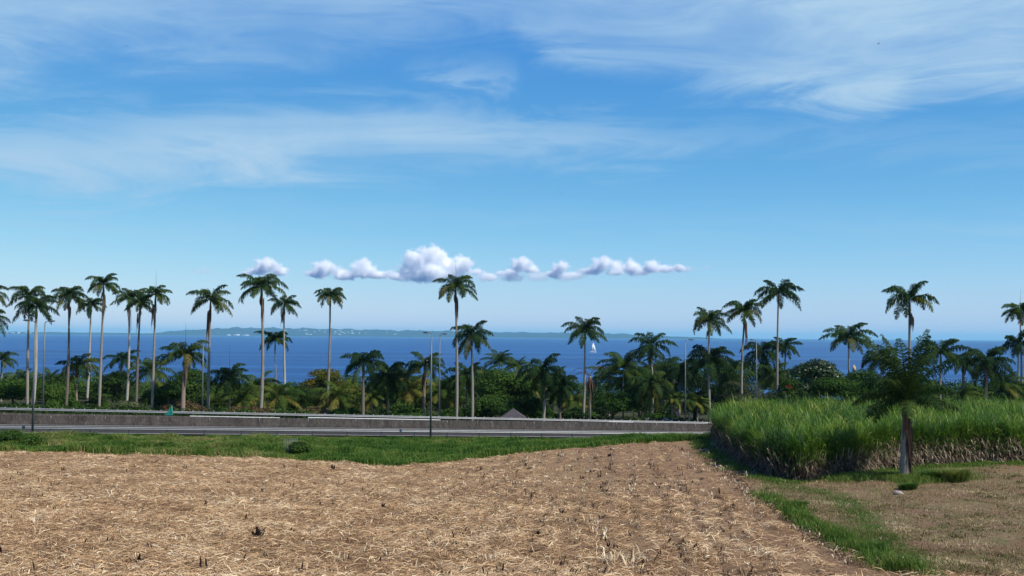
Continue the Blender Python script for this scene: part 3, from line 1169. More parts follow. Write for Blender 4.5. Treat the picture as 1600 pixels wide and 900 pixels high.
P(289, 576, 38, 'short stout palm with reddish trunk and open crown against the sea', Y=157, bpx=287, tint=.5, dead=3.2, trunk='trunk_red', tr=.33, emin=-15)
P(329, 488, 35, 'tall palm with dangling brown frond left of its trunk, right of the slim lamp post', bpx=328, dead=4.8, side=-1, Y=163)
P(358, 598, 34, 'short palm with dark drooping crown and long spear, right of the slim lamp post', Y=165, tint=.3, tr=.17, trunk='trunk_dark', emin=-45)
P(409, 468, 36, 'tall bushy palm with blackish band on its trunk below the white cloud', bpx=410, dead=3.6, side=1, Y=158, nfr=18, tr=.25)
P(430, 548, 28, 'shorter upright palm standing before two taller palms', Y=190, emin=5, tint=.35, tr=.17, trunk='trunk_red')
P(444, 490, 26, 'palm with pink upper trunk just right of the tall bushy palm', bpx=449, dead=1.6, side=-1, trunk='trunk_pale', Y=188)
P(516, 477, 26, 'lone slender palm with small round crown standing clear of the others', bpx=512, Y=172, tint=.5, emin=-20, spear=False)
P(568, 586, 36, 'dark palm with black trunk and fronds spread over the sea line', Y=158, tint=.15, trunk='trunk_dark', tr=.27, emin=-35)
P(606, 596, 38, 'dark green palm with hanging crown right of the black trunked palm', Y=166, tint=.2, emin=-50, trunk='trunk_red')
P(664, 590, 34, 'palm with white spathe in its crown and pinkish trunk left of the tall verge lamp', Y=168, tint=.35, trunk='trunk_red', dead=3.5, spathe=(667, 566, 1.2, 'white_spathe'))
P(712, 467, 35, 'tallest palm in the middle, its head before the cumulus cloud', bpx=715, dead=2.8, side=1, Y=157, nfr=16, trunk='trunk_grey')
P(737, 533, 35, 'palm with full dark crown on the sea horizon, right of the tallest middle palm', bpx=739, tint=.3, dead=.8, Y=162, nfr=18, emin=-40)
P(729, 598, 36, 'lower palm whose fronds fill the space below the full dark crown', Y=175, tint=.35, emin=-40, tr=.18)
P(849, 590, 40, 'dark palm with grey trunk and heavy crown right of the pavilion', Y=160, tint=.22, emin=-45, nfr=18, trunk='trunk_grey', dead=.8)
P(877, 612, 34, 'low dark palm with weeping fronds right beside the heavy crowned palm', Y=163, tint=.1, emin=-60, trunk='trunk_red')
P(914, 534, 34, 'palm just left of the white sailboat with a tattered orange frond tip', bpx=911, tint=.3, dead=.6, Y=164, nfr=17, emin=-35)
P(1018, 550, 34, 'tall palm standing above the dark clump right of the sailboat', Y=180, tint=.3, dead=2.0, nfr=16, emin=-40)
P(1017, 610, 38, 'bright green weeping palm in the middle of the dark clump', Y=170, tint=.45, emin=-60, nfr=20, tr=.2)
P(1001, 618, 28, 'slim palm with thin crown left of the bright weeping palm', Y=176, tint=.3, emin=-40, tr=.14, spear=False)
P(1063, 590, 34, 'dark palm directly behind the grey lamp post', Y=186, tint=.12, emin=-50, spear=False)
P(1108, 518, 32, 'left one of two equal tall palms over the sea horizon at the right', bpx=1110, dead=1.3, Y=172)
P(1109, 583, 40, 'wide dark palm crown around the trunk of a taller palm beside the cane', Y=168, tint=.08, emin=-35, nfr=18, trunk='trunk_dark')
P(1163, 504, 33, 'right one of two equal tall palms, with long brown dead leaves', bpx=1160, dead=4.2, side=1, Y=170, nfr=17)
P(1216, 478, 37, 'tallest palm of the right half with a small ring of leaves under its crown', bpx=1214, Y=168, tint=.3, nfr=15, trunk='trunk_grey')
P(1227, 556, 26, 'small palm close to the right of the tallest right palm', bpx=1226, Y=190, tint=.3)
P(1191, 560, 36, 'dark palm behind the slim lamp post by the cane', Y=188, tint=.1, spear=False, emin=-40, nfr=18)
P(1326, 549, 38, 'palm with symmetrical open crown and orange spathe right of the sea grape bush', Y=178, tint=.4, bendx=.85, spathe=(1334, 577, 1.5, 'spathe'), trunk='trunk_grey')
P(1421, 494, 44, 'tall palm with bare round crown rising behind the near palm', bpx=1420, Y=128, tint=.3, dead=1.8, side=1, nfr=13, emin=-10, bz=1.9)
P(1377, 583, 36, 'dark palm left of the near palm, half merged with its crown', Y=176, tint=.1, spear=False)
P(1470, 575, 40, 'palm just right of the near palm with long arching fronds', Y=150, tint=.3, spear=False, emin=-20, bz=-1.2)
P(1505, 585, 32, 'crooked dark palm with stout trunk right of the near palm', Y=165, tint=.15, trunk='trunk_dark', tr=.35)
P(1542, 577, 42, 'full dark palm with weeping crown between the crooked palm and the right edge', Y=150, tint=.2, emin=-50, nfr=20, trunk='trunk_grey', bz=-1.3)
P(1594, 503, 30, 'tall slender palm at the right edge rising above the horizon', Y=178, dead=.5)
P(1591, 556, 32, 'lower palm at the right edge with pale slanting trunk', bpx=1594, Y=172, tint=.15, trunk='trunk_pale')
# withered palm
wp = at(922, 588, 163)
zb = float(zg(wp.x, 163))
base = empty('palm_tree', (wp.x, 163, zb), 'withered brown palm with hanging dead fronds below the sailboat', 'palm tree', 'royal palms along the road')
mb = MB()
mb.tube([(wp.x, 163, zb - .4), (wp.x, 163, (zb + wp.z) / 2), wp], [.2, .16, .14], 10)
mb.build('trunk', M['trunk_grey'], base)
mb = MB()
hang(mb, wp, 22, 4.6, .55, .4, .07)
hang(mb, wp, 14, 2.4, .9, .5, .07)
mbr = MB()
for az, e0 in ((.15, 70), (3.0, 60), (2.7, 35)):
    frond(mb, mbr, wp, az, R(e0), 3.6, R(140), 18, .05, .3, .3, 1, .8)
mb.v += mbr.v
mb.q += [q + mb.n for q in mbr.q]
mb.t += mbr.t
mb.m += mbr.m
mb.n += mbr.n
mb.build('crown', M['dead_leaf'], base, False)

CG = 'coconut palms in the thicket'


def C(px, hy, r, lb, **k):
    k['tint'] = k.get('tint', .4) * .82
    palm(px, hy, r, lb, 'coco', group=CG, spear=False, **k)



C(35, 592, 24, 'small coconut palm top above the left hedge', Y=215, tint=.5)
C(79, 592, 22, 'small coconut palm top just right of the left lamp posts', Y=215, tint=.4)
C(237, 580, 32, 'coconut palm with yellowish lower fronds behind the three close palms', Y=178, tint=.55)
C(402, 606, 34, 'yellow green coconut palm behind the trunk with the blackish band', Y=178, tint=.6)
C(436, 618, 34, 'low coconut palm with drooping olive fronds between two pale trunks', Y=168, tint=.6)
C(470, 632, 34, 'dark low coconut palm left of the lone slender palm', Y=170, tint=.2)
C(380, 625, 30, 'low golden coconut palm left of the banded trunk', Y=166, tint=.65)
C(527, 618, 34, 'coconut palm with big golden drooping frond right of the lone slender palm', Y=168, tint=.72)
C(583, 622, 24, 'small pale trunked coconut palm between the two dark palms', Y=164, tint=.75)
C(640, 610, 34, 'coconut palm with orange brown fronds left of the verge lamp', Y=178, tint=.85)
C(690, 612, 32, 'low yellowish coconut palm behind the pair of lamp posts', Y=176, tint=.62)
C(757, 592, 30, 'coconut palm over the left shoulder of the big round tree', Y=185, tint=.55)
C(780, 566, 24, 'upright coconut palm top above the big round tree', Y=200, tint=.3, emin=5)
C(808, 574, 20, 'small coconut palm top at the right shoulder of the big round tree', Y=205, tint=.4, emin=5)
C(826, 600, 30, 'olive coconut palm between the big round tree and the heavy crowned palm', Y=178, tint=.65)
C(952, 588, 32, 'grey green coconut palm right of the withered palm', Y=185, tint=.5)
C(975, 574, 36, 'spiky coconut palm reaching the sea line left of the dark clump', Y=178, tint=.3, emin=-5)
C(898, 628, 26, 'low golden coconut palm between two thin trunks', Y=176, tint=.8)
C(1040, 575, 30, 'dim coconut palm left of the grey lamp post', Y=200, tint=.15)
C(1395, 608, 30, 'low coconut palm behind the cane left of the near palm', Y=180, tint=.4)
C(1440, 615, 34, 'low yellow coconut palm behind the cane right of the near palm', Y=172, tint=.75)
C(1570, 600, 30, 'dim coconut palm behind the cane near the right edge', Y=185, tint=.45)
C(340, 628, 24, 'low tattered coconut palm at the foot of the dangling frond palm', Y=170, tint=.6)
C(595, 600, 34, 'dim coconut palm crown filling the gap behind the two dark palms', Y=186, tint=.25, emin=-45)
C(632, 590, 30, 'green coconut palm left behind the palm with the white spathe', Y=190, tint=.4, emin=-40)
C(862, 596, 34, 'dim coconut palm behind the heavy crowned dark palm', Y=184, tint=.3, emin=-45)
C(990, 592, 36, 'dense coconut palm at the left of the dark clump', Y=186, tint=.2, emin=-45)
C(1140, 586, 34, 'dark coconut palm between the two equal tall palms', Y=184, tint=.12, emin=-45)
C(1210, 585, 32, 'dark coconut palm behind the foot of the tallest right palm', Y=186, tint=.2, emin=-45)
C(150, 632, 24, 'low olive coconut palm in the dark thicket left', Y=180, tint=.35)
C(1075, 624, 20, 'small golden cluster palm right of the grey lamp post', Y=163, tint=.7)
C(1052, 624, 18, 'small golden cluster palm left of the grey lamp post', Y=164, tint=.65)
C(1092, 628, 18, 'small cluster palm beside the tall trunk next to the cane', Y=165, tint=.65)
C(1500, 622, 26, 'low palm bush behind the cane under the crooked palm', Y=178, tint=.5)

# the near palm at the right
pb = ground_pt(1413, 747)
hb = at(1416, 628, pb.y)
near = empty('palm_tree', pb, 'near stout palm with pale grey trunk standing before the cane field', 'palm tree')
mb = MB()
Hn = hb.z - pb.z
prof = [(-.3, .33), (0, .315), (.12, .30), (.5, .29), (.95, .275), (1.6, .25), (2.4, .24), (3.2, .20), (3.9, .16), (Hn - .8, .13)]
mb.tube([(pb.x + .02 * z, pb.y, pb.z + z) for z, r_ in prof], [r_ for z, r_ in prof], 16)
mb.build('trunk', M['trunk_grey'], near)
mb = MB()
mb.tube([(pb.x + .05, pb.y, pb.z + Hn - 1.5), (pb.x + .06, pb.y, pb.z + Hn - .7), hb + Vector((0, 0, .3))], [.16, .19, .12], 12)
mb.build('crownshaft', M['shaft'], near)
mb, mbr = MB(), MB()
rs = random.Random(5)
NF = 21
for k in range(NF):
    f = (k + .5) / NF
    e0 = R(88 - 84 * f + rs.uniform(-6, 6))
    frond(mb, mbr, hb, k * 2.39996 + .4, e0, rs.uniform(4.6, 5.4) * (1.0 if f < .45 else .72), R(rs.uniform(25, 60) if f < .45 else rs.uniform(45, 85)), 75, .065, .95,
          max(0, min(1, .38 + rs.uniform(-.14, .2) + (.2 if f > .85 else 0))), .8, .5, rs, 12)
mb.v += mbr.v
mb.q += [q + mb.n for q in mbr.q]
mb.t += mbr.t
mb.m += mbr.m
mb.n += mbr.n
mb.build('crown', M['royal_leaf'], near, False)
mb = MB()
hang(mb, (pb.x + .28, pb.y - .12, pb.z + Hn - 1.0), 60, 3.6, .30, .3, .03)
hang(mb, (pb.x + .05, pb.y - .16, pb.z + Hn - .6), 24, 2.4, .2, .5, .035)
mb.build('dead_frond', M['dead_leaf'], near, False)
mb = MB()
q0 = hb + Vector((-.15, -.35, .4))
mb.tube([q0, q0 + Vector((-.1, -.1, .6)), q0 + Vector((.05, -.1, 1.3)), q0 + Vector((-.12, -.1, 2.0))], [.06, .07, .06, .03], 6, tint=.9)
mb.build('flower_stalk', M['coco_leaf'], near)


# ------------------------------------------------------------------ broadleaf trees and bushes
def leaf_cloud(mb, lobes, n, size, tint, flat=0.0):
    """leaf sized faces scattered in shells round lobes (x,y,z,rx,ry,rz)"""
    lobes = np.array(lobes, float)
    wgt = lobes[:, 3] * lobes[:, 5]
    k = rng.choice(len(lobes), n, p=wgt / wgt.sum())
    d = rng.normal(size=(n, 3))
    d /= np.linalg.norm(d, axis=1)[:, None]
    d[:, 2] = np.where(d[:, 2] < -.35, -d[:, 2] * .5, d[:, 2])
    rr = rng.uniform(.62, 1.06, n) ** .6
    Pp = lobes[k, :3] + d * lobes[k, 3:6] * rr[:, None]
    nrm = d + rng.normal(0, .55, (n, 3)) + np.array([0, 0, .35 + flat])
    nrm /= np.linalg.norm(nrm, axis=1)[:, None]
    a = np.cross(nrm, rng.normal(size=(n, 3)))
    a /= np.maximum(np.linalg.norm(a, axis=1)[:, None], 1e-3)
    b = np.cross(nrm, a)
    s = size * rng.uniform(.6, 1.3, n)[:, None]
    V = np.stack([Pp - a * s, Pp - b * s * .45 + nrm * s * .12, Pp + a * s, Pp + b * s * .45 + nrm * s * .12], 1).reshape(-1, 3)
    lt = rng.normal(0, .12, len(lobes))[k]
    tt = np.clip(tint + lt + rng.normal(0, .14, n), 0, 1)
    mb.quads(V, np.arange(n * 4).reshape(-1, 4), np.repeat(tt, 4))


LIFT = 7


def tree(px, ytop, w, Y, label, mat='tree_leaf', n=6000, size=.22, tint=.45, ybot=655, shape='round', name='tree', cat='tree', group='broadleaf trees and bushes behind the road', nl=None, flat=0.0, seed=None, trunk=True):
    rs = random.Random(seed or int(px * 7 + ytop))
    if 165 < Y and ytop < 615 and ytop > 576:
        ytop -= LIFT
        n = int(n * 1.15)
    X = at(px, ytop, Y).x
    zt = at(px, ytop, Y).z
    zb = float(zg(X, Y))
    zlow = max(zb + .1, at(px, ybot, Y).z)
    rx = w * Y / FPX
    H = zt - zb
    base = empty(name, (X, Y, zb), label, cat, group)
    lobes = []
    nl = nl or int(10 + rx * 3)
    hc = (zt - zlow)
    for i in range(nl):
        a = rs.uniform(0, 2 * math.pi)
        q = rs.random() ** .5
        x = X + math.cos(a) * rx * .72 * q
        y = Y + math.sin(a) * rx * .6 * q
        if shape == 'round':
            ztop = zlow + hc * math.sqrt(max(0.08, 1 - q * q * .75))
        elif shape == 'hedge':
            ztop = zlow + hc * (1 - .12 * rs.random() - .12 * q)
        else:
            ztop = zlow + hc * (1 - .55 * q)
        lr = rs.uniform(.2, .36) * min(rx, hc) + .35
        z = rs.uniform(zlow + lr * .6, max(zlow + lr * .7, ztop - lr * .8))
        if i % 2 == 0:
            z = max(zlow + lr * .6, ztop - lr * .8)
        sq = rs.uniform(.6, .85) if shape != 'layers' else .38
        lobes.append((x, y, z, lr * 1.25, lr * 1.2, lr * sq))
    mb = MB()
    leaf_cloud(mb, lobes, n, size, tint, flat)
    if trunk:
        t_ = MB()
        t_.tube([(X, Y, zb - .3), (X + rs.uniform(-.2, .2), Y, zb + H * .3), (X + rs.uniform(-.3, .3), Y, zb + H * .62)], [.06 * H * .5 + .08, .05 * H * .5 + .05, .06], 8)
        for i in range(5):
            lb = lobes[rs.randrange(len(lobes))]
            t_.tube([(X, Y, zb + H * rs.uniform(.18, .4)), ((X + lb[0]) / 2, (Y + lb[1]) / 2, (zb + H * .3 + lb[2]) / 2 + .2), lb[:3]], [.12, .08, .03], 6)
        t_.build('trunk', M['bark'], base)
    mb.build('crown', M[mat], base, False)
    return base


B = dict(name='bush', cat='bush')
tree(22, 592, 46, 178, 'dense green hedge bush at the left edge', 'bright_leaf', 9000, .20, .4, shape='hedge', **B)
tree(72, 602, 44, 186, 'brown green thicket behind the left lamp posts', 'tree_leaf', 6500, .2, .65, shape='hedge', **B)
tree(105, 590, 36, 200, 'dark bushy tree behind the wide yellow green palm', 'tree_leaf', 5500, .22, .45)
tree(97, 618, 26, 170, 'small bright green shrub left of a dark lower trunk', 'bright_leaf', 3500, .18, .6, **B)
tree(160, 600, 40, 200, 'dark tree between the yellow green palm and the grey shrub', 'tree_leaf', 6000, .22, .3)
tree(183, 575, 30, 190, 'blackish round tree in front of the sea at left', 'tree_leaf', 6000, .20, .12)
tree(196, 624, 26, 158, 'round grey olive shrub beside the far guardrail', 'olive_leaf', 5000, .14, .6, **B)
tree(172, 628, 14, 160, 'small vivid green shrub left of the grey olive shrub', 'bright_leaf', 2000, .15, .7, **B)
tree(248, 612, 34, 180, 'green thicket behind the three close palms', 'tree_leaf', 5000, .2, .5, **B)
tree(300, 580, 44, 178, 'large dark tree behind the stout reddish palm', 'tree_leaf', 9000, .21, .4)
tree(262, 600, 26, 170, 'dark green bush left of the stout reddish palm', 'tree_leaf', 4000, .2, .35, **B)
tree(285, 622, 42, 160, 'low olive brown bush at the foot of the stout reddish palm', 'brown_leaf', 5500, .16, .4, **B)
tree(345, 612, 34, 178, 'thicket behind the short weeping palm', 'tree_leaf', 5000, .2, .55, **B)
tree(385, 634, 52, 158, 'low brownish hedge behind the far guardrail under the bushy palm', 'brown_leaf', 7000, .15, .5, shape='hedge', **B)
tree(430, 640, 34, 159, 'low olive shrub right of the brownish hedge', 'olive_leaf', 3500, .15, .3, **B)
tree(465, 610, 40, 185, 'dark green tree left of the lone slender palm', 'tree_leaf', 6000, .2, .4)
tree(508, 577, 36, 186, 'yellow and orange leaved tree behind the lone slender palm', 'autumn_leaf', 8500, .19, .5)
tree(545, 600, 34, 180, 'yellow green bush right of the lone slender palm', 'autumn_leaf', 5000, .2, .2, **B)
tree(490, 634, 30, 160, 'low green shrub with reddish leaves left of the lone slender trunk', 'brown_leaf', 3200, .16, .7, **B)
tree(545, 634, 34, 160, 'low mixed shrub between the slender trunk and the black trunk', 'bright_leaf', 4000, .16, .3, **B)
tree(625, 622, 44, 176, 'dark shrubbery behind the trunks left of the verge lamp', 'tree_leaf', 6000, .2, .35, **B)
tree(655, 606, 34, 188, 'orange tinged bush behind the palm with the white spathe', 'autumn_leaf', 4500, .2, .7, **B)
tree(597, 605, 34, 190, 'shadowy tree behind the two dark palms', 'tree_leaf', 5000, .2, .3)
tree(700, 600, 36, 190, 'green tree behind the tallest middle palm', 'tree_leaf', 6000, .2, .5)
tree(640, 645, 34, 159, 'low fern like shrub along the rail left of the verge lamp', 'bright_leaf', 3000, .16, .45, **B)
tree(720, 634, 38, 172, 'dark undergrowth left of the big round tree', 'tree_leaf', 5000, .2, .3, **B)
tree(788, 578, 52, 172, 'big round dark green tree above the pavilion', 'tree_leaf', 15000, .21, .42, seed=3)
tree(770, 615, 40, 166, 'dark green lower tree left of the pavilion', 'tree_leaf', 8000, .2, .45)
tree(828, 618, 36, 172, 'leafy bush right behind the pavilion', 'bright_leaf', 6000, .2, .25, **B)
tree(852, 640, 30, 178, 'pale grass like shrub right of the pavilion', 'bright_leaf', 2500, .2, .8, ybot=660, **B)
tree(905, 634, 34, 168, 'dark bush left of the withered palm', 'tree_leaf', 4500, .2, .25, **B)
tree(958, 612, 40, 172, 'dark green rounded bush right of the withered palm', 'bright_leaf', 7000, .2, .12, **B)
tree(1000, 600, 44, 196, 'dark tree behind the bright weeping palm', 'tree_leaf', 6000, .2, .15)
tree(1030, 643, 26, 170, 'low bright shrub between thin trunks left of the grey lamp post', 'bright_leaf', 2500, .18, .5, **B)
tree(1085, 585, 48, 205, 'very dark tree mass behind the grey lamp post', 'tree_leaf', 8000, .22, .1)
tree(1130, 575, 44, 200, 'dark tree between the two equal tall palms', 'tree_leaf', 7000, .22, .1)
tree(1158, 584, 46, 176, 'layered olive tree with horizontal sprays at the left end of the cane', 'olive_leaf', 9000, .19, .1, shape='layers', nl=34, flat=.8)
tree(1205, 606, 34, 178, 'lower layered bush right of the slim lamp post', 'olive_leaf', 4500, .19, .1, shape='layers', nl=20, flat=.8, **B)
tree(1272, 556, 46, 176, 'big leaved sea grape bush with pale leaf tops', 'grape_leaf', 8500, .27, .5, seed=9)
tree(1240, 596, 30, 174, 'dark bush with red flowers right of the small palm', 'tree_leaf', 4500, .2, .3, **B)
tree(1305, 588, 44, 166, 'bright green hedge bush right of the sea grape bush', 'bright_leaf', 9500, .2, .35, shape='hedge', **B)
tree(1352, 580, 38, 172, 'bright green tree left of the near palm', 'bright_leaf', 8000, .2, .3)
tree(1405, 600, 40, 185, 'dark thicket behind the near palm', 'tree_leaf', 6000, .2, .3, **B)
tree(1455, 608, 38, 185, 'olive thicket right of the near palm', 'tree_leaf', 5500, .2, .7, **B)
tree(1520, 605, 46, 190, 'dim green thicket between the crooked palm and the full palm', 'tree_leaf', 6500, .2, .5, **B)
tree(1585, 600, 40, 190, 'dim green thicket behind the right edge palms', 'tree_leaf', 6000, .2, .55, **B)
# red flowers are separate blossoms on the dark bush
fl = [o for o in COL.objects if o.get('label') == 'dark bush with red flowers right of the small palm'][0]
mb = MB()
c0 = at(1233, 606, 171.5)
leaf_cloud(mb, [(c0.x, c0.y, c0.z, .7, .5, .5), (c0.x - .7, c0.y, c0.z - .7, .4, .4, .3)], 34, .09, .3)
mb.build('flower', M['red_flower'], fl, False)

# thicket that reads as one mass behind the nearer trees
mb = MB()
lob = []
for px in np.arange(-60, 1680, 13):
    for Yy in (215, 240, 262):
        hz_y = 525.5 + (px - 800) * .00706
        top = np.interp(px, [-60, 0, 60, 90, 140, 180, 240, 330, 400, 470, 520, 600, 660, 700, 740, 830, 880, 930, 1000, 1100, 1200, 1260, 1330, 1420, 1480, 1540, 1620],
                        [592, 590, 592, 596, 592, 596, 606, 604, 604, 606, 596, 594, 600, 600, 588, 586, 600, 606, 580, 566, 580, 584, 592, 590, 606, 600, 604]) + random.uniform(-12, 3) - (Yy - 215) * .05
        p = at(px + random.uniform(-6, 6), top, Yy)
        lr = random.uniform(1.1, 2.0)
        lob.append((p.x, Yy + random.uniform(-6, 6), p.z - lr, lr * 1.2, lr * 1.2, lr))
        lob.append((p.x + 1, Yy, p.z - lr * 2.6, lr * 1.5, lr * 1.2, lr * 1.1))
leaf_cloud(mb, lob, 90000, .30, .4)
tag(mb.build('coastal_thicket', M['tree_leaf'], None, False), 'continuous dark green thicket behind the nearer trees, down to the shore', 'thicket', None, 'stuff')
# undergrowth beyond the far rail
mb = MB()
lob = []
for px in np.arange(-60, 1180, 9):
    u = (px - 800) / FPX
    for dd in (30, 38):
        Yy = (134.5 + (dd + random.uniform(-1, 3)) / CT) / (1 - .32 * u)
        X = u * Yy
        if 760 < px < 900 and dd == 30:
            continue
        lr = random.uniform(.4, 1.1)
        lob.append((X, Yy, float(zg(X, Yy)) + lr * .4, lr * 1.5, lr, lr))
leaf_cloud(mb, lob, 30000, .2, .35)
tag(mb.build('undergrowth', M['tree_leaf'], None, False), 'low tangled undergrowth between the palm trunks behind the far guardrail', 'undergrowth', None, 'stuff')

# ------------------------------------------------------------------ pavilion, house pieces, cars
Yp = 161.0
pc = at(802, 655, Yp)
zb = float(zg(pc.x, Yp))
zap, zev = at(802, 638, Yp).z, at(802, 653.5, Yp).z
base = empty('pavilion', (pc.x, Yp, zb), 'small garden pavilion with dark grey hipped roof behind the far guardrail', 'pavilion')
hw = 21 * Yp / FPX
mb = MB()
ap = (pc.x, Yp, zap)
cor = [(pc.x - hw, Yp - hw, zev), (pc.x + hw, Yp - hw, zev), (pc.x + hw, Yp + hw, zev), (pc.x - hw, Yp + hw, zev)]
for i in range(4):
    a, b = Vector(cor[i]), Vector(cor[(i + 1) % 4])
    A = Vector(ap)
    rows = 9
    for r_ in range(rows):
        f0, f1 = r_ / rows, (r_ + 1) / rows
        up = Vector((0, 0, .035))
        q = [a.lerp(A, f0) + up, b.lerp(A, f0) + up, b.lerp(A, f1), a.lerp(A, f1)]
        mb.quads([tuple(v) for v in q], [[0, 1, 2, 3]])
mb.box((pc.x, Yp, zev - .06), (2 * hw, 2 * hw, .10))
mb.build('roof', M['roof'], base, False)
for sx_ in (-1, 1):
    for sy_ in (-1, 1):
        mb = MB()
        mb.box((pc.x + sx_ * (hw - .3), Yp + sy_ * (hw - .3), (zb + zev) / 2 - .1), (.16, .16, zev - zb - .02))
        mb.build('post', M['timber'], base, False)


def house(px, py, Y, w, h, d, label, wall='render', roofm='terracotta'):
    c = at(px, py, Y)
    zb = float(zg(c.x, Y))
    base = empty('house', (c.x, Y, zb), label, 'house')
    top = c.z
    mb = MB()
    mb.box((c.x, Y, (zb + top) / 2), (w, d, top - zb))
    mb.build('wall', M[wall], base, False)
    mb = MB()
    e = .5
    x0, x1, y0, y1 = c.x - w / 2 - e, c.x + w / 2 + e, Y - d / 2 - e, Y + d / 2 + e
    z0, z1 = top + .02, top + h
    V = [(x0, y0, z0), (x1, y0, z0), (x1, y1, z0), (x0, y1, z0), (x0 + w * .25, Y, z1), (x1 - w * .25, Y, z1)]
    mb.quads(V, [[0, 1, 5, 4], [2, 3, 4, 5], [1, 2, 5, 5], [3, 0, 4, 4], [3, 2, 1, 0]])
    mb.build('roof', M[roofm], base, False)
    for k in (-.25, .25):
        mb = MB()
        mb.box((c.x + k * w, Y - d / 2 - .02, top - 1.4), (1.1, .06, 1.2))
        mb.build('window', M['window'], base, False)


house(1045, 600, 222, 3.2, 1.0, 3, 'pale house wall glimpsed through the palms left of the grey lamp post', wall='pale_concrete', roofm='roof')
house(1478, 616, 190, 1.6, .5, 2, 'tiny white hut glimpsed behind the cane right of the near palm', roofm='roof')


def car(px, py, Y, mat, label, L=4.2):
    c = at(px, py, Y)
    zb = float(zg(c.x, Y))
    base = empty('parked_car', (c.x, Y, zb), label, 'car', 'cars parked among the palms')
    mb = MB()
    prof = [(-L / 2, .45), (-L / 2, .85), (-L * .36, .95), (-L * .22, 1.42), (L * .12, 1.45), (L * .27, 1.0), (L * .46, .88), (L / 2, .6), (L / 2, .35), (-L / 2 + .1, .3)]
    V, n = [], len(prof)
    for yy, k in ((-.85, 1), (-.7, 1), (.7, 1), (.85, 1)):
        for x, z in prof:
            inset = .0 if abs(yy) < .8 else (.06 if z < 1.1 else .14)
            V.append((c.x + x * (1 - .01), Y + yy * (1 if z < 1.1 else .85), zb + z))
    F = [[j * n + i, j * n + (i + 1) % n, (j + 1) * n + (i + 1) % n, (j + 1) * n + i] for j in range(3) for i in range(n)]
    for j in (0, 3):
        F += [[j * n + 0, j * n + 1, j * n + 2, j * n + 9], [j * n + 2, j * n + 5, j * n + 8, j * n + 9], [j * n + 2, j * n + 3, j * n + 4, j * n + 5], [j * n + 5, j * n + 6, j * n + 7, j * n + 8]]
    mb.quads(V, F)
    mb.build('body', M[mat], base, False)
    mb = MB()
    for sy_ in (-1, 1):
        mb.quads([(c.x - L * .30, Y + sy_ * .87, zb + 1.0), (c.x + L * .2, Y + sy_ * .87, zb + 1.02), (c.x + L * .10, Y + sy_ * .76, zb + 1.36), (c.x - L * .2, Y + sy_ * .76, zb + 1.35)], [[0, 1, 2, 3]])
    mb.build('window', M['window'], base, False)
    for x in (-L * .3, L * .3):
        for sy_ in (-1, 1):
            mb = MB()
            mb.tube([(c.x + x, Y + sy_ * .7, zb + .32), (c.x + x, Y + sy_ * .9, zb + .32)], .32, 12)
            mb.build('wheel', M['rubber'], base)


car(1026, 642, 182, 'car_white', 'pale car glimpsed between thin trunks, left one of two')
car(1041, 641, 186, 'car_blue', 'blue car glimpsed between thin trunks, right one of two')

# ------------------------------------------------------------------ culvert headwall with a mesh gate
g0 = ground_pt(457, 705)
Yc = 107.0
c0 = at(459, 700, Yc)
zb = float(zg(c0.x, Yc))
base = empty('culvert_headwall', (c0.x, Yc, zb), 'small pale concrete culvert block with a wire mesh panel in the verge grass', 'culvert')
ztop, zmid, zlo = at(459, 685.5, Yc).z, at(459, 699, Yc).z, at(459, 709, Yc).z
xl, xr = at(444, 690, Yc).x, at(465, 690, Yc).x
x2 = at(477, 690, Yc).x
mb = MB()
mb.box(((xl + x2) / 2 + .05, Yc + .5, (zmid + zlo) / 2 - .2), (x2 - xl - .2, .9, zmid - zlo + .4), taper=.92)
mb.build('block', M['pale_concrete'], base, False)
mb = MB()
for x in np.linspace(xl, xr, 9):
    mb.tube([(x, Yc - .05, zlo), (x, Yc - .05, ztop)], .012, 4)
for z in np.linspace(zlo + .1, ztop, 8):
    mb.tube([(xl, Yc - .05, z), (xr, Yc - .05, z)], .012, 4)
mb.build('mesh_panel', M['steel'], base, False)

# ------------------------------------------------------------------ grass, cane, straw


def blades(X, Y, h, w, lean, tint, name, mat, label, cat, extra=0.3, dirs=None, group=None):
    n = len(X)
    Z = zg(X, Y)
    a = rng.uniform(0, 2 * math.pi, n)
    la = rng.uniform(0, 2 * math.pi, n) if dirs is None else dirs
    ln = lean * rng.uniform(.2, 1, n) * h
    B0 = np.stack([X, Y, Z - .03], 1)
    wv = np.stack([np.cos(a), np.sin(a), np.zeros(n)], 1) * (w / 2)[:, None]
    md = B0 + np.stack([np.cos(la) * ln * .35, np.sin(la) * ln * .35, h * .62], 1)
    tp = B0 + np.stack([np.cos(la) * ln, np.sin(la) * ln, h * (1 - .25 * lean)], 1)
    V = np.stack([B0 - wv, B0 + wv, md + wv * .8, md - wv * .8, tp + wv * .15, tp - wv * .15], 1).reshape(-1, 3)
    b = np.arange(n)[:, None] * 6
    F = np.concatenate([b + np.array([[0, 1, 2, 3]]), b + np.array([[3, 2, 4, 5]])])
    mb = MB()
    mb.quads(V, F, np.repeat(np.clip(tint, 0, 1), 6))
    return tag(mb.build(name, mat, None, False), label, cat, group, 'stuff')


def vnoise(X, Y, s, seed=0):
    """cheap smooth noise 0..1"""
    q = seed * 1.7
    v = (np.sin(X * s + 1.3 * np.sin(Y * s * .7 + q) + q) + np.sin(Y * s * 1.31 + 1.7 * np.sin(X * s * .53 + 2 * q)) + np.sin((X + Y) * s * .61 + 2.1 * np.sin((X - Y) * s * .37 + q)))
    return np.clip(v / 5.0 + .5, 0, 1)


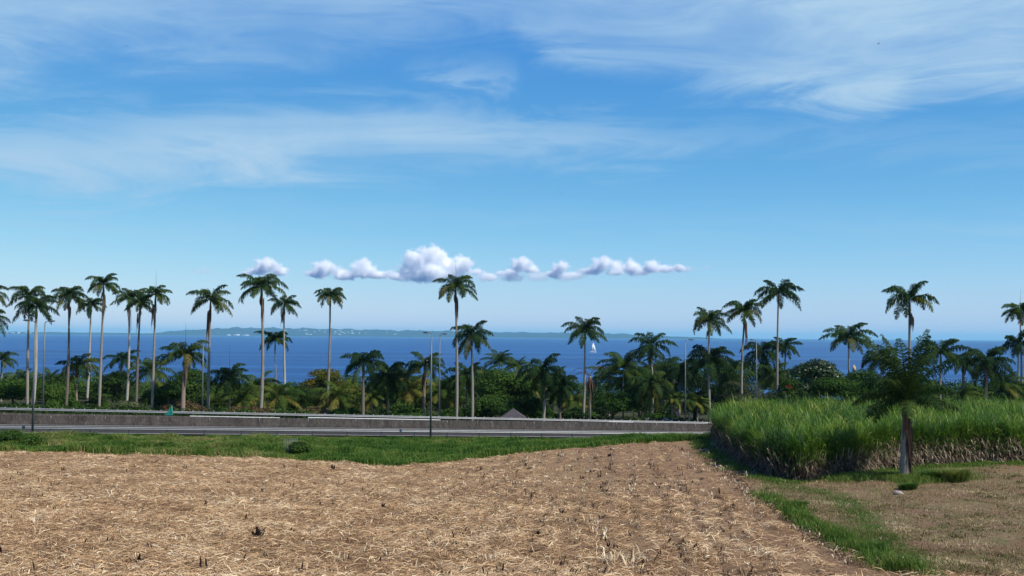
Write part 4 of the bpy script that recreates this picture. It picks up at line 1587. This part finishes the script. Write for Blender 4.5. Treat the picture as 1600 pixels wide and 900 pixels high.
# verge grass
n = 190000
X = rng.uniform(-66, 28, n)
yr = 134.5 + .32 * X - 0.8
ye = edge_y(X) + rng.normal(0, .35, n)
Y = ye + (yr - ye) * rng.uniform(0, 1, n)
k = (X < .186 * Y)
X, Y = X[k], Y[k]
left = sstep(-14, -26, X)
h = (.42 + .35 * vnoise(X, Y, .5, 1) * rng.uniform(.6, 1.3, len(X))) * (1 + .25 * left)
h *= np.where(134.5 + .32 * X - Y < 4, .38, 1) * (.45 + .7 * vnoise(X, Y, 1.3, 14) + .5 * vnoise(X, Y, .35, 15))
tn = .40 + .34 * left * vnoise(X, Y, .8, 2) + .5 * (vnoise(X, Y, .35, 3) - .5) + .35 * (vnoise(X, Y, 1.9, 62) - .5) + rng.normal(0, .10, len(X)) + .35 * (rng.random(len(X)) < .07 * (1 + 2 * left))
blades(X, Y, h, rng.uniform(.04, .08, len(X)), .7, tn, 'verge_grass', M['grass'], 'lush green grass on the verge between the harvested field and the road', 'grass')
# weeds at the left of the verge
for (px, py, w, lb, tn) in ((10, 667, 34, 'dark weedy bush at the far left of the verge', .25), (44, 676, 26, 'dark green weed clump next to the weedy bush on the left verge', .3),
                            (470, 687, 15, 'dark weed clump growing over the culvert block', .2), (258, 694, 14, 'low weed clump on the verge left of the culvert', .35)):
    Yv = 106.6 if px == 470 else 108.0
    tree(px, py, w, Yv, lb, 'tree_leaf', 2500, .11, tn + .15, ybot=py + 26, name='bush', cat='bush', group='weeds on the verge', trunk=True)


def line_pts(Pl, n, spread):
    seg = np.hypot(*(Pl[1:] - Pl[:-1]).T)
    k = rng.choice(len(seg), n, p=seg / seg.sum())
    f = rng.uniform(0, 1, n)[:, None]
    q = Pl[k] * (1 - f) + Pl[k + 1] * f
    return q[:, 0] + rng.normal(0, spread, n), q[:, 1] + rng.normal(0, spread, n)


# tall green strip, greener track, tufts round the near palm
X, Y = line_pts(STRIP, 16000, .42)
k = rng.random(len(X)) < (vnoise(X, Y, 2.1, 21) - .34) * 2.4
X, Y = X[k], Y[k]
blades(X, Y, rng.uniform(.12, .62, len(X)) * (.5 + vnoise(X, Y, 1.1, 22)), rng.uniform(.015, .03, len(X)), .8, .46 + .3 * (vnoise(X, Y, 2.3, 33) - .5) + rng.normal(0, .2, len(X)), 'grass_strip', M['grass'], 'strip of taller bright grass along the right edge of the harvested field', 'grass')
X, Y = line_pts(TRACK, 34000, .95)
k = rng.random(len(X)) < (vnoise(X, Y, 1.2, 23) - .2) * 2
X, Y = X[k], Y[k]
blades(X, Y, rng.uniform(.05, .14, len(X)), rng.uniform(.015, .03, len(X)), .9, .5 + rng.normal(0, .16, len(X)), 'track_grass', M['grass'], 'short grass on the track beside the cane field', 'grass')
X, Y = line_pts(np.vstack([cane_front[6:], cane_front[6:][::-1]]), 26000, 1.0)
Y -= .7
k = ~inpoly(CANE, X, Y)
X, Y = X[k], Y[k]
blades(X, Y, rng.uniform(.1, .32, len(X)), rng.uniform(.015, .035, len(X)), .9, .5 + rng.normal(0, .18, len(X)), 'edge_grass', M['grass'], 'grass along the foot of the cane field at the right', 'grass')
X, Y = line_pts(TUFT, 16000, .75)
blades(X, Y, rng.uniform(.2, .6, len(X)), rng.uniform(.015, .03, len(X)), 1.0, .62 + rng.normal(0, .18, len(X)), 'tussock_grass', M['grass'], 'rough tussock grass round the foot of the near palm', 'grass')
# small bushes beside near palm
for px, py, w, ht, tn, lb in ((1460, 750, 22, 1.0, .15, 'dark green arching grass clump right of the near palm'), (1494, 752, 18, 1.25, .75, 'upright pale green grass clump right of the dark clump'),
                              (1418, 765, 12, .6, .2, 'dark stubble tuft just below the near palm'), (1250, 792, 9, .5, .35, 'short bright grass clump on the track left of the near palm'),
                              (1362, 862, 22, .55, .3, 'bushy bright grass clump at the end of the grass strip')):
    g = ground_pt(px, py)
    wr = w / pxm(g.y)
    n = 1500
    X = g.x + rng.normal(0, wr * .35, n)
    Y = g.y + rng.normal(0, wr * .3, n)
    aa = np.arctan2(Y - g.y, X - g.x)
    o = blades(X, Y, ht * rng.uniform(.4, 1, n), rng.uniform(.015, .03, n), 1.2, tn + rng.normal(0, .12, n), 'grass_clump', M['grass'], lb, 'grass clump', dirs=aa, group='grass clumps near the cane')
    del o['kind']

def tuftgeo(mb, cx, cy, n, L, spread, tint, w=.03, up=.9):
    X = cx + rng.normal(0, spread, n)
    Y = cy + rng.normal(0, spread, n)
    Z = zg(X, Y)
    az = rng.uniform(0, 2 * math.pi, n)
    e = np.clip(rng.normal(up, .4, n), .05, 1.5)
    l = L * rng.uniform(.4, 1.1, n)
    d = np.stack([np.cos(az) * np.cos(e), np.sin(az) * np.cos(e), np.sin(e)], 1)
    s = np.stack([-np.sin(az), np.cos(az), np.zeros(n)], 1) * w / 2
    A = np.stack([X, Y, Z - .02], 1)
    Bm = A + d * (l * .6)[:, None]
    C2 = Bm + (d * .8 + np.array([0, 0, -.3])) * (l * .45)[:, None]
    V = np.stack([A - s, A + s, Bm + s, Bm - s, C2 + s * .3, C2 - s * .3], 1).reshape(-1, 3)
    b = np.arange(n)[:, None] * 6
    F = np.concatenate([b + np.array([[0, 1, 2, 3]]), b + np.array([[3, 2, 4, 5]])])
    mb.quads(V, F, np.repeat(np.clip(tint + rng.normal(0, .12, n), 0, 1), 6))



X, Y = line_pts(cane_front[:6] + np.array([-1.5, -.6]), 15000, .55)
k = ~inpoly(CANE, X, Y) & (rng.random(len(X)) < (vnoise(X, Y, 1.0, 61) - .25) * 2.5)
X, Y = X[k], Y[k]
blades(X, Y, rng.uniform(.08, .35, len(X)), rng.uniform(.02, .04, len(X)), .9, .55 + rng.normal(0, .18, len(X)), 'foot_grass', M['grass'], 'green grass at the left foot of the cane field', 'grass')
# mown dry grass at right
n = 120000
Y = 36 + 46 * rng.random(n) ** 1.2
X = Y * rng.uniform(.14, .52, n)
k = inpoly(RIGHTZ, X, Y) & ~inpoly(CANE, X, Y) & (rng.random(n) < (.1 + 1.3 * (vnoise(X, Y, 1.9, 24) * .5 + vnoise(X, Y, .6, 25) * .5 - .2)))
X, Y = X[k], Y[k]
nn = len(X)
tn = .40 + .9 * (vnoise(X, Y, 1.1, 4) - .5) + rng.normal(0, .25, nn)
blades(X, Y, rng.uniform(.05, .22, nn), rng.uniform(.015, .035, nn), 1.8, tn, 'mown_grass', M['dry_grass'], 'short dry mown grass at the right below the cane field', 'grass')


# tussocks and darker weeds in the mown ground
mb = MB()
nt_ = 0
while nt_ < 900:
    Yy = random.uniform(36, 76)
    Xx = random.uniform(.16, .52) * Yy
    P_ = np.array([Xx]), np.array([Yy])
    if not inpoly(RIGHTZ, *P_)[0] or inpoly(CANE, *P_)[0]:
        nt_ += 1
        continue
    nt_ += 1
    if float(vnoise(P_[0], P_[1], .5, 51)[0]) < .42:
        continue
    tuftgeo(mb, Xx, Yy, random.randint(12, 40), random.uniform(.10, .26), random.uniform(.08, .28), random.choice((0, 0, .1, .2, .75, .9)), .03, .8)
tag(mb.build('mown_tussocks', M['dry_grass'], None, False), 'scattered dark and pale tussocks on the mown ground at the right', 'grass', None, 'stuff')


# straw litter
def litter(X, Y, L, w, tilt, tint, z0, yaw=None):
    n = len(X)
    Z = zg(X, Y) + z0
    a = rng.uniform(0, math.pi, n) if yaw is None else yaw
    e = tilt
    dr = np.stack([np.cos(a) * np.cos(e), np.sin(a) * np.cos(e), np.sin(e)], 1)
    sd = np.stack([-np.sin(a), np.cos(a), rng.normal(0, .5, n)], 1)
    c = np.stack([X, Y, Z], 1)
    h = (L / 2)[:, None]
    bow = np.zeros((n, 3))
    bow[:, 2] = L * rng.uniform(0, .16, n)
    bow[:, :2] = sd[:, :2] * (L * rng.normal(0, .10, n))[:, None]
    A, Bm, C2 = c - dr * h, c + bow, c + dr * h
    W = sd * (w / 2)[:, None]
    V = np.stack([A - W * .5, A + W * .5, Bm + W, Bm - W, C2 + W * .3, C2 - W * .3], 1).reshape(-1, 3)
    b = np.arange(n)[:, None] * 6
    F = np.concatenate([b + np.array([[0, 1, 2, 3]]), b + np.array([[3, 2, 4, 5]])])
    return V, F, np.repeat(np.clip(tint, 0, 1), 6)


def field_pts(n, y0, y1, pw=1.0):
    Y = y0 + (y1 - y0) * rng.random(n) ** pw
    X = Y * rng.uniform(-.52, .52, n)
    row = np.abs(((X - .10 * Y) / 1.5 + .12 * np.sin(Y * .4)) % 1 - .5)
    rt = sstep(-8, 6, X)
    keep = rng.random(n) < 1 - rt * (.30 + .30 * sstep(55, 80, Y) + .55 * sstep(.28, .10, row))
    trk = np.abs(X - (18.5 - .00055 * (100 - Y) ** 2 * 1.6) + 2.6)
    keep &= rng.random(n) < 1 - .85 * sstep(1.6, .8, trk)
    rut = np.minimum(np.abs(X - .10 * Y - 4.6), np.abs(X - .10 * Y - 6.4))
    keep &= rng.random(n) < 1 - .7 * sstep(.45, .2, rut)
    keep &= rng.random(n) < .72 + .5 * vnoise(X, Y, .9, 12)
    k = (Y < edge_y(X) + .3) & ~inpoly(RIGHTZ, X, Y) & keep
    return X[k], Y[k]


def field_tint(X, Y):
    t_ = .58 + .34 * (vnoise(X, Y, .55, 5) - .5) + .2 * (vnoise(X, Y, 1.7, 6) - .5)
    t_ -= .10 * sstep(-6, 12, X) * sstep(45, 70, Y)
    # stubble rows at the right run away from the camera, 1.5 m apart
    row = np.abs(((X - .10 * Y) / 1.5 + .12 * np.sin(Y * .4)) % 1 - .5)
    t_ -= .30 * sstep(.16, .02, row) * sstep(-12, 4, X)
    return t_


mb = MB()
for n, y0, y1, lmin, lmax, w0 in ((150000, 34, 62, .18, .75, .016), (150000, 55, 106, .18, .6, .022)):
    X, Y = field_pts(n, y0, y1, 1.0)
    nn = len(X)
    V, F, T = litter(X, Y, rng.uniform(lmin, lmax, nn), rng.uniform(w0 * .6, w0 * 1.6, nn), rng.normal(0, .20, nn), field_tint(X, Y) + rng.normal(0, .22, nn), rng.uniform(0, .12, nn),
                     yaw=rng.normal(.15, 1.0, nn))
    mb.quads(V, F, T)
X, Y = field_pts(26000, 34, 70, 1.2)
nn = len(X)
V, F, T = litter(X, Y, rng.uniform(.15, .65, nn) * rng.uniform(.6, 1.2, nn), rng.uniform(.014, .034, nn), rng.normal(.05, .3, nn), np.where(rng.random(nn) < .42, .04, .86) + rng.normal(0, .08, nn), rng.uniform(.06, .16, nn),
                 yaw=rng.normal(.2, 1.1, nn))
mb.quads(V, F, T)
tag(mb.build('straw_litter', M['straw'], None, False), 'thick litter of pale cane straw covering the harvested field', 'straw', None, 'stuff')

# upright stubble along the rows, brown bits and pale tufts
mb = MB()


ROWL = poly_ground([(1095, 700), (1140, 740), (1200, 790), (1270, 840), (1345, 890)])
for it in range(4100):
    Yy = random.uniform(36, 102)
    xr = random.uniform(-.5, .25) * Yy if it < 2600 else random.uniform(-2, .24 * Yy)
    i = round((xr - .10 * Yy) / 1.5 - .5) + .5
    Xx = i * 1.5 + .10 * Yy + random.gauss(0, .22) - .15 * math.sin(Yy * .4)
    if it >= 3600:
        a_, b_ = line_pts(ROWL, 1, .16)
        Xx, Yy = float(a_[0]), float(b_[0])
    elif it >= 2600 and random.random() < .35 + .5 * math.sin(Xx * 1.9 + Yy * .23):
        continue
    if float(edge_y(Xx)) < Yy or inpoly(RIGHTZ, np.array([Xx]), np.array([Yy]))[0]:
        continue
    if Xx < -5:
        if random.random() < .5:
            continue
        Xx += random.uniform(-.7, .7)
    tuftgeo(mb, Xx, Yy, random.randint(4, 16), random.uniform(.14, .42), random.uniform(.06, .22), random.choice((.0, .1, .2, .3, .45, .5, .6, .9, 1.0)), .035, random.uniform(.1, .75))
for _ in range(420):
    Yy = 37 + 60 * random.random() ** 1.5
    Xx = random.uniform(-.5, .22) * Yy
    if float(edge_y(Xx)) < Yy or inpoly(RIGHTZ, np.array([Xx]), np.array([Yy]))[0]:
        continue
    tuftgeo(mb, Xx, Yy, random.randint(3, 8), random.uniform(.25, .6), .09, random.choice((0, 0, 0, .05, 1.0)), .06, random.uniform(.25, 1.2))
tag(mb.build('cane_stubble', M['stubble'], None, False), 'rows of cut brown cane stubble poking through the straw', 'stubble', None, 'stuff')
for px, py, n, L, sp, tn, w, up, lb in (
        (402, 842, 18, .75, .07, .02, .09, 1.15, 'dark pointed broken stalk sticking up in the lower left foreground'),
        (535, 878, 30, .5, .16, .75, .05, .8, 'pale pinkish straw tuft near the lower edge left of centre'),
        (614, 868, 26, .6, .18, .92, .06, .5, 'whitish bent leaf tuft right of the pinkish straw tuft'),
        (520, 734, 16, .6, .10, .05, .08, 1.1, 'dark pair of stubs standing on the left half of the field'),
        (925, 820, 60, .6, .16, .80, .035, .95, 'fan shaped pale straw tuft in the middle of the field'),
        (970, 880, 130, .7, .40, .85, .05, .75, 'large pale heap of straw at the lower edge right of centre'),
        (840, 838, 20, .6, .15, .04, .08, .5, 'dark leaning stub left of the fan shaped tuft'),
        (1170, 885, 14, .4, .1, .9, .06, .9, 'small white leaf tuft at the lower edge right of the large heap'),
        (88, 702, 40, .9, .3, .7, .05, .9, 'dry straw tuft standing up at the far left edge of the field'),
        (215, 880, 24, .45, .12, .1, .06, .9, 'brown stub near the lower left corner of the field'),
        (352, 712, 10, .6, .1, .8, .05, 1.0, 'thin pale stalks at the far edge of the field above the dark stubs')):
    g = ground_pt(px, py)
    mb = MB()
    tuftgeo(mb, g.x, g.y, n, L, sp, tn, w, up)
    o = mb.build('straw_tuft', M['stubble'], None, False, loc=tuple(g))
    tag(o, lb, 'straw tuft', 'straw tufts on the harvested field')
# pebble on the mown ground
g = ground_pt(1404, 772)
mb = MB()
mb.tube([(g.x - .3, g.y, g.z - .02), (g.x - .12, g.y, g.z + .07), (g.x + .12, g.y, g.z + .05), (g.x + .3, g.y, g.z - .02)], [.05, .14, .12, .04], 8)
tag(mb.build('rock', M['stone'], None, True, loc=tuple(g)), 'small reddish stone on the mown ground below the near palm', 'rock')


# cane field
def cane(n, front):
    if front:
        Pl = cane_front
        X, Y = line_pts(Pl, n, .05)
        off = rng.exponential(.9, n)
        # push inside
        X = X + off * np.where(Y > 0, .65, .65)
        Y = Y + off * .75
        k = inpoly(CANE, X, Y) & (off < 3.5)
    else:
        X = rng.uniform(16, 85, n)
        Y = rng.uniform(66, 131, n)
        
        k = inpoly(CANE, X, Y) & (X / Y < .66)
    return X[k], Y[k]


mbg, mbd = MB(), MB()
CLOW = False


def cane_leaves(X, Y, per, dry):
    n0 = len(X)
    H = 2.5 + .8 * (vnoise(X, Y, .6, 8) - .5) + .5 * (vnoise(X, Y, 1.7, 42) - .5) + rng.normal(0, .22, n0)
    Xr, Yr, Hr = np.repeat(X, per), np.repeat(Y, per), np.repeat(H, per)
    n = len(Xr)
    f = rng.random(n)
    shady = sstep(24.5, 21.5, Xr) if dry else 0  # mask that puts the left corner's shade into the dry leaf tint
    if dry:
        hb_ = Hr * (.03 + (.58 - .2 * shady) * f ** 1.2)
        L = rng.uniform(.6, 1.3, n)
        e = rng.uniform(-.3, 1.1, n)
        bend = rng.uniform(1.2, 2.6, n)
    else:
        hb_ = Hr * np.where(rng.random(n) < .25, .18 + .3 * f, .42 + .50 * f)
        if CLOW:
            hb_ = Hr * (.30 + .45 * f)
        L = rng.uniform(.9, 1.6, n)
        e = rng.uniform(.65, 1.52, n)
        bend = rng.uniform(.4, 2.3, n) * (1.1 - .4 * f)
    az = rng.uniform(0, 2 * math.pi, n)
    ca, sa = np.cos(az), np.sin(az)
    p = np.stack([Xr + rng.normal(0, .12, n), Yr + rng.normal(0, .12, n), zg(Xr, Yr) + hb_], 1)
    w = (rng.uniform(.028, .058, n) if not dry else rng.uniform(.02, .055, n))
    sd = np.stack([-sa, ca, np.zeros(n)], 1)
    # blades turn a little on their own axis
    rows = []
    seg = 3
    widths = [.7, 1.0, .7, .08]
    for i in range(seg + 1):
        rows.append(p - sd * (w * widths[i] / 2)[:, None])
        rows.append(p + sd * (w * widths[i] / 2)[:, None])
        ee = e - bend * ((i + .5) / seg) ** 1.6
        p = p + np.stack([ca * np.cos(ee), sa * np.cos(ee), np.sin(ee)], 1) * (L / seg)[:, None]
    V = np.stack(rows, 1).reshape(-1, 3)
    b = np.arange(n)[:, None] * 8
    F = np.concatenate([b + np.array([[2 * i, 2 * i + 1, 2 * i + 3, 2 * i + 2]]) for i in range(seg)])
    if dry:
        T = np.where(rng.random(n) < .5, .12, .85) - .2 * shady + rng.normal(0, .14, n)  # half the leaves dark, painting the black gaps between bright stalks
    else:
        T = .42 + .55 * (vnoise(Xr, Yr, .45, 9) - .5) + .6 * (vnoise(Xr, Yr, 1.6, 41) - .5) + .12 * (f - .5) + rng.normal(0, .14, n) + .35 * (rng.random(n) < .05)
    (mbd if dry else mbg).quads(V, F, np.repeat(np.clip(T, 0, 1), 8))


X, Y = cane(11500, False)
cane_leaves(X, Y, 17, False)
X, Y = cane(3200, True)
k = (X > 23.5) | (rng.random(len(X)) < .6)
X, Y = X[k], Y[k]
cane_leaves(X, Y, 11, False)
X2, Y2 = cane(3000, True)
cane_leaves(X2, Y2, 12, True)
# stalks at the front
X3, Y3 = cane(3000, True)
n = len(X3)
ZZ = zg(X3, Y3)
tl = rng.normal(0, .28, (n, 2))
hh_ = rng.uniform(.9, 2.0, n)
A = np.stack([X3, Y3, ZZ - .05], 1)
B2 = A + np.stack([tl[:, 0] * hh_, tl[:, 1] * hh_, hh_], 1)
wv = np.array([.022, .012, 0])
V = np.stack([A - wv, A + wv, B2 + wv, B2 - wv], 1).reshape(-1, 3)
mbd.quads(V, np.arange(n * 4).reshape(-1, 4), np.repeat(rng.uniform(.1, 1, n), 4))
field = MB()
for src, mi in ((mbg, 0), (mbd, 1)):
    for v, q, tt, mm in zip(src.v, src.q, src.t, src.m):
        pass
    field.v += src.v
    field.q += [q + field.n for q in src.q]
    field.t += src.t
    field.m += [np.full(len(m_), mi) for m_ in src.m]
    field.n += src.n
tag(field.build('sugar_cane_field', [M['cane_leaf'], M['cane_dry']], None, False), 'tall green standing sugar cane with dry leaves at its foot', 'sugar cane', None, 'stuff')


# ------------------------------------------------------------------ boats, far buildings, birds
def sailboat(px, ywl, hpx, label, heel=0.0):
    d = ray(px, ywl)
    k = (SEA_Z - CAM.z) / d.z
    p = CAM + d * k
    Hm = hpx * p.y / FPX
    base = empty('sailboat', (p.x, p.y, SEA_Z), label, 'sailboat')
    L = Hm * .62
    mb = MB()
    V = []
    st_ = [(-.5, .12, .10), (-.3, .16, .09), (0, .17, .085), (.3, .10, .10), (.5, .005, .13)]
    for x, w, h in st_:
        for y, z in ((-w, h), (-w * .7, -.02), (0, -.04), (w * .7, -.02), (w, h), (0, h + .012)):
            V.append((p.x - x * L, p.y + y * L, SEA_Z + z * L))
    F = [[i * 6 + k_, (i + 1) * 6 + k_, (i + 1) * 6 + (k_ + 1) % 6, i * 6 + (k_ + 1) % 6] for i in range(4) for k_ in range(6)]
    F += [[0, 1, 2, 5], [2, 3, 4, 5]]
    mb.quads(V, F)
    mb.build('hull', M['white_paint'], base, False)
    mb = MB()
    mb.tube([(p.x, p.y, SEA_Z + .05 * L), (p.x, p.y, SEA_Z + Hm)], Hm * .008, 6)
    mb.build('mast', M['steel'], base)
    z0, z1 = SEA_Z + Hm * .16, SEA_Z + Hm * .99
    mb = MB()
    mb.quads([(p.x + .01 * L, p.y, z0), (p.x + .46 * L, p.y + .12 * L, z0 + .02 * L), (p.x + .25 * L, p.y + .1 * L, (z0 + z1) / 2), (p.x, p.y, z1)], [[0, 1, 2, 3]])
    s1 = mb.build('mainsail', M['sail'], base, False)
    s1.modifiers.new('t', 'SOLIDIFY').thickness = .05
    mb = MB()
    mb.quads([(p.x - .03 * L, p.y, z0 - .02 * L), (p.x - .48 * L, p.y - .02 * L, z0 - .06 * L), (p.x - .26 * L, p.y + .05 * L, (z0 + z1) / 2 - .1 * L), (p.x - .01 * L, p.y, z1 * .97)], [[0, 1, 2, 3]])
    s2 = mb.build('foresail', M['sail'], base, False)
    s2.modifiers.new('t', 'SOLIDIFY').thickness = .05


sailboat(927, 550.5, 15.5, 'white sailboat with full sails on the blue sea')
sailboat(962, 528.6, 3.0, 'tiny distant sailboat near the island')

for i, (px, w, h, lb) in enumerate(((358, 70, 16, 'small white waterfront block, left of the row on the far island'),
                                    (371, 110, 22, 'long white waterfront block in the middle of the far island row'),
                                    (385, 120, 16, 'low white waterfront block, right of the row on the far island'))):
    x = (px - 800) / FPX * (DI - 420)
    base = empty('waterfront_building', (x, DI - 420, SEA_Z), lb, 'building', 'white buildings on the far shore')
    mb = MB()
    mb.box((x, DI - 420, SEA_Z + h / 2), (w, 40, h))
    mb.build('wall', M['render'], base, False)
    mb = MB()
    mb.box((x + w * .1, DI - 420, SEA_Z + h + 3.1), (w * .5, 30, 6), taper=.8)
    mb.build('roof', M['render'], base, False)
mb = MB()
for _ in range(45):
    px = random.choice((random.gauss(510, 40), random.gauss(500, 25), random.uniform(420, 700), random.uniform(0, 60)))
    v = random.uniform(.02, .2)
    x = (px - 800) / FPX * DI * (1 + v * .12)
    y = DI + v * 3600 - 300 * math.sin(px * .03)
    hloc = float(np.interp(px, IS_PX, IS_H)) * mpp * math.sin(v * math.pi) ** .6 * 1.05
    s_ = random.uniform(14, 30)
    mb.box((x, y - 10, SEA_Z + hloc + 6), (s_ * 1.6, s_, random.uniform(10, 16)))
tag(mb.build('distant_town', M['render'], None, False), 'sprinkle of tiny white houses on the slope of the far island', 'town', None, 'stuff')


def bird(px, py, Y, span, roll, label):
    c = at(px, py, Y)
    base = empty('bird', c, label, 'bird', 'birds in the sky')
    mb = MB()
    V, F = [], []
    mb.tube([c + Vector((-.0, -.5, 0)) * span * .3, c + Vector((0, -.2, .02)) * span * .3, c, c + Vector((0, .35, .0)) * span * .3, c + Vector((0, .7, -.02)) * span * .3],
            [.02 * span, .06 * span, .07 * span, .04 * span, .015 * span], 8)
    for sg in (-1, 1):
        a = Vector((math.cos(roll) * sg, 0, math.sin(roll) * sg + .18))
        m_ = c + a * span * .28 + Vector((0, 0, span * .06))
        t_ = c + a * span * .5 - Vector((0, span * -.1, 0))
        mb.quads([tuple(c + Vector((0, -.08, 0)) * span), tuple(c + Vector((0, .12, 0)) * span), tuple(m_ + Vector((0, .12, 0)) * span), tuple(m_ + Vector((0, -.1, .0)) * span),
                  tuple(t_ + Vector((0, .04, 0)) * span), tuple(t_)], [[0, 1, 2, 3], [3, 2, 4, 5]])
    o = mb.build('body', M['bird'], base, False)


bird(1373, 68, 90, .62, .7, 'dark swallow like bird high in the sky at the upper right')
bird(877, 301, 110, .42, .05, 'small bird in the middle of the sky')
bird(198, 72, 140, .40, .1, 'faint tiny bird high at the upper left')

# ------------------------------------------------------------------ cumulus clouds, 32 km out
DC = 32000.0
mp = DC / FPX
import bmesh


def cloud(label, lobes, seed, flat_y, dens=0.024, thin=0.0):
    """a real body of mist: lumpy density gathered round lobes, flat underneath"""
    first = at(lobes[0][0], lobes[0][1], DC)
    zf = at(lobes[0][0], flat_y, DC).z - first.z
    bm = bmesh.new()
    cs = []
    for k, (px, py, r) in enumerate(lobes):
        c = at(px, py, DC) - first
        c.y = ((k * 37) % 5 - 2) * 120.0
        R_ = r * mp * .98
        cs.append((c, R_))
        res = bmesh.ops.create_icosphere(bm, subdivisions=2, radius=R_ * 1.28)
        for v in res['verts']:
            v.co.x *= 1.25 if R_ > 10 * mp else 2.0
            v.co += c
            v.co.z = max(v.co.z, zf - 40)
    res = bmesh.ops.convex_hull(bm, input=bm.verts[:])
    junk = [e for e in res['geom_interior'] + res['geom_unused'] if isinstance(e, bmesh.types.BMVert)]
    bmesh.ops.delete(bm, geom=junk, context='VERTS')
    hole = [f for f in res['geom_holes'] if isinstance(f, bmesh.types.BMFace)]
    me = bpy.data.meshes.new('cloud')
    bm.to_mesh(me)
    bm.free()
    bm = bmesh.new()
    bm.from_mesh(me)
    vs = [tuple(v.co) for v in bm.verts]
    bm.free()
    bm = bmesh.new()
    for v in vs:
        bm.verts.new(v)
    r2 = bmesh.ops.convex_hull(bm, input=bm.verts[:])
    bmesh.ops.delete(bm, geom=[v for v in bm.verts if not v.link_faces], context='VERTS')
    bmesh.ops.recalc_face_normals(bm, faces=bm.faces[:])
    bm.to_mesh(me)
    bm.free()
    mt = bpy.data.materials.new('cloud_mist')
    mt.use_nodes = True
    N, L = mt.node_tree.nodes, mt.node_tree.links
    N.clear()
    out = N.new('ShaderNodeOutputMaterial')
    pv = N.new('ShaderNodeVolumePrincipled')
    pv.inputs['Color'].default_value = (1.0, 1.0, 1.0, 1)
    pv.inputs['Anisotropy'].default_value = -0.15
    L.new(pv.outputs[0], out.inputs['Volume'])
    tc_ = N.new('ShaderNodeTexCoord')

    def m(op, a, b=0.0, c=0.0, clamp=False):
        n = N.new('ShaderNodeMath')
        n.operation, n.use_clamp = op, clamp
        for i_, v in enumerate((a, b, c)):
            if isinstance(v, (int, float)):
                n.inputs[i_].default_value = v
            else:
                L.new(v, n.inputs[i_])
        return n.outputs[0]
    sepn = N.new('ShaderNodeSeparateXYZ')
    L.new(tc_.outputs['Object'], sepn.inputs[0])
    best = None
    for (c, R_), (_, _, r0) in zip(cs, lobes):
        vs_ = N.new('ShaderNodeVectorMath')
        vs_.operation = 'SUBTRACT'
        L.new(tc_.outputs['Object'], vs_.inputs[0])
        vs_.inputs[1].default_value = c
        vm_ = N.new('ShaderNodeVectorMath')
        vm_.operation = 'MULTIPLY'
        L.new(vs_.outputs[0], vm_.inputs[0])
        vm_.inputs[1].default_value = (.82, .8, 1.0) if R_ > 10 * mp else (.5, .8, 1.25)
        vm = N.new('ShaderNodeVectorMath')
        vm.operation = 'LENGTH'
        L.new(vm_.outputs[0], vm.inputs[0])
        dd = m('SUBTRACT', 1.0, m('DIVIDE', vm.outputs['Value'], R_))
        best = dd if best is None else m('MAXIMUM', best, dd)
    nz = N.new('ShaderNodeTexNoise')
    nz.inputs['Scale'].default_value = 1 / 260.0
    nz.inputs['Detail'].default_value = 8
    nz.inputs['Roughness'].default_value = 0.72
    L.new(tc_.outputs['Object'], nz.inputs['Vector'])
    v = m('ADD', best, m('MULTIPLY', m('SUBTRACT', nz.outputs[0], 0.5), 3.4))
    v = m('SUBTRACT', v, thin + .08)
    fl = m('DIVIDE', m('SUBTRACT', sepn.outputs[2], zf), 150.0, clamp=True)
    v = m('MULTIPLY', m('MULTIPLY', v, 1.7, clamp=True), fl)
    L.new(m('MULTIPLY', v, dens), pv.inputs['Density'])
    me.materials.clear()
    me.materials.append(mt)
    o = bpy.data.objects.new('cloud', me)
    o.location = first
    COL.objects.link(o)
    tag(o, label, 'cloud', 'cumulus clouds over the horizon', 'structure')


cloud('small white cumulus cloud above the tall bushy palm', [(416, 417, 15), (400, 424, 9), (433, 423, 12), (388, 428, 7)], 1, 433)
cloud('double headed cumulus cloud left of the largest one', [(506, 422, 16), (490, 428, 9), (530, 428, 12), (570, 420, 17), (590, 429, 9), (550, 430, 9), (540, 433, 9)], 2, 440)
cloud('largest towering cumulus cloud over the middle palms', [(674, 402, 19), (648, 407, 17), (692, 410, 14), (722, 414, 15), (638, 424, 17), (670, 425, 22), (705, 428, 17), (742, 424, 9), (616, 432, 9), (765, 432, 8), (655, 436, 9), (690, 437, 9)], 3, 445)
cloud('small bright cumulus cloud right of the largest one', [(812, 415, 14), (830, 421, 9), (794, 426, 9)], 4, 438)
cloud('thin ragged cumulus cloud between the small bright and the long flat one', [(874, 420, 12), (862, 429, 8), (889, 429, 8)], 5, 437)
cloud('long flat cumulus cloud at the right end of the row', [(938, 415, 15), (966, 419, 11), (990, 418, 14), (1016, 415, 12), (1038, 419, 9), (1062, 420, 8), (922, 424, 9), (1000, 426, 9), (960, 427, 9)], 6, 432)
cloud('faint grey wisp of cloud left of the small white cumulus', [(318, 425, 9), (304, 426, 7), (332, 426, 7)], 7, 431, 0.003, .1)
cloud('faint grey wisp of cloud beyond the right end of the row', [(1098, 420, 7), (1088, 421, 5)], 8, 424, 0.003, .1)
cloud('faint grey veil of low cloud under and right of the largest cumulus', [(640, 436, 9), (680, 437, 9), (720, 435, 9), (760, 434, 9), (800, 434, 9), (840, 433, 9), (880, 432, 9), (905, 430, 8)], 9, 443, 0.0045, -.30)
cloud('small torn scrap of cloud between the double headed and the largest cumulus', [(604, 428, 6), (612, 424, 5), (598, 431, 5)], 10, 436, 0.008, .02)
cloud('small torn scrap of cloud between the ragged and the long flat cumulus', [(908, 424, 6), (916, 428, 5)], 11, 433, 0.008, .02)
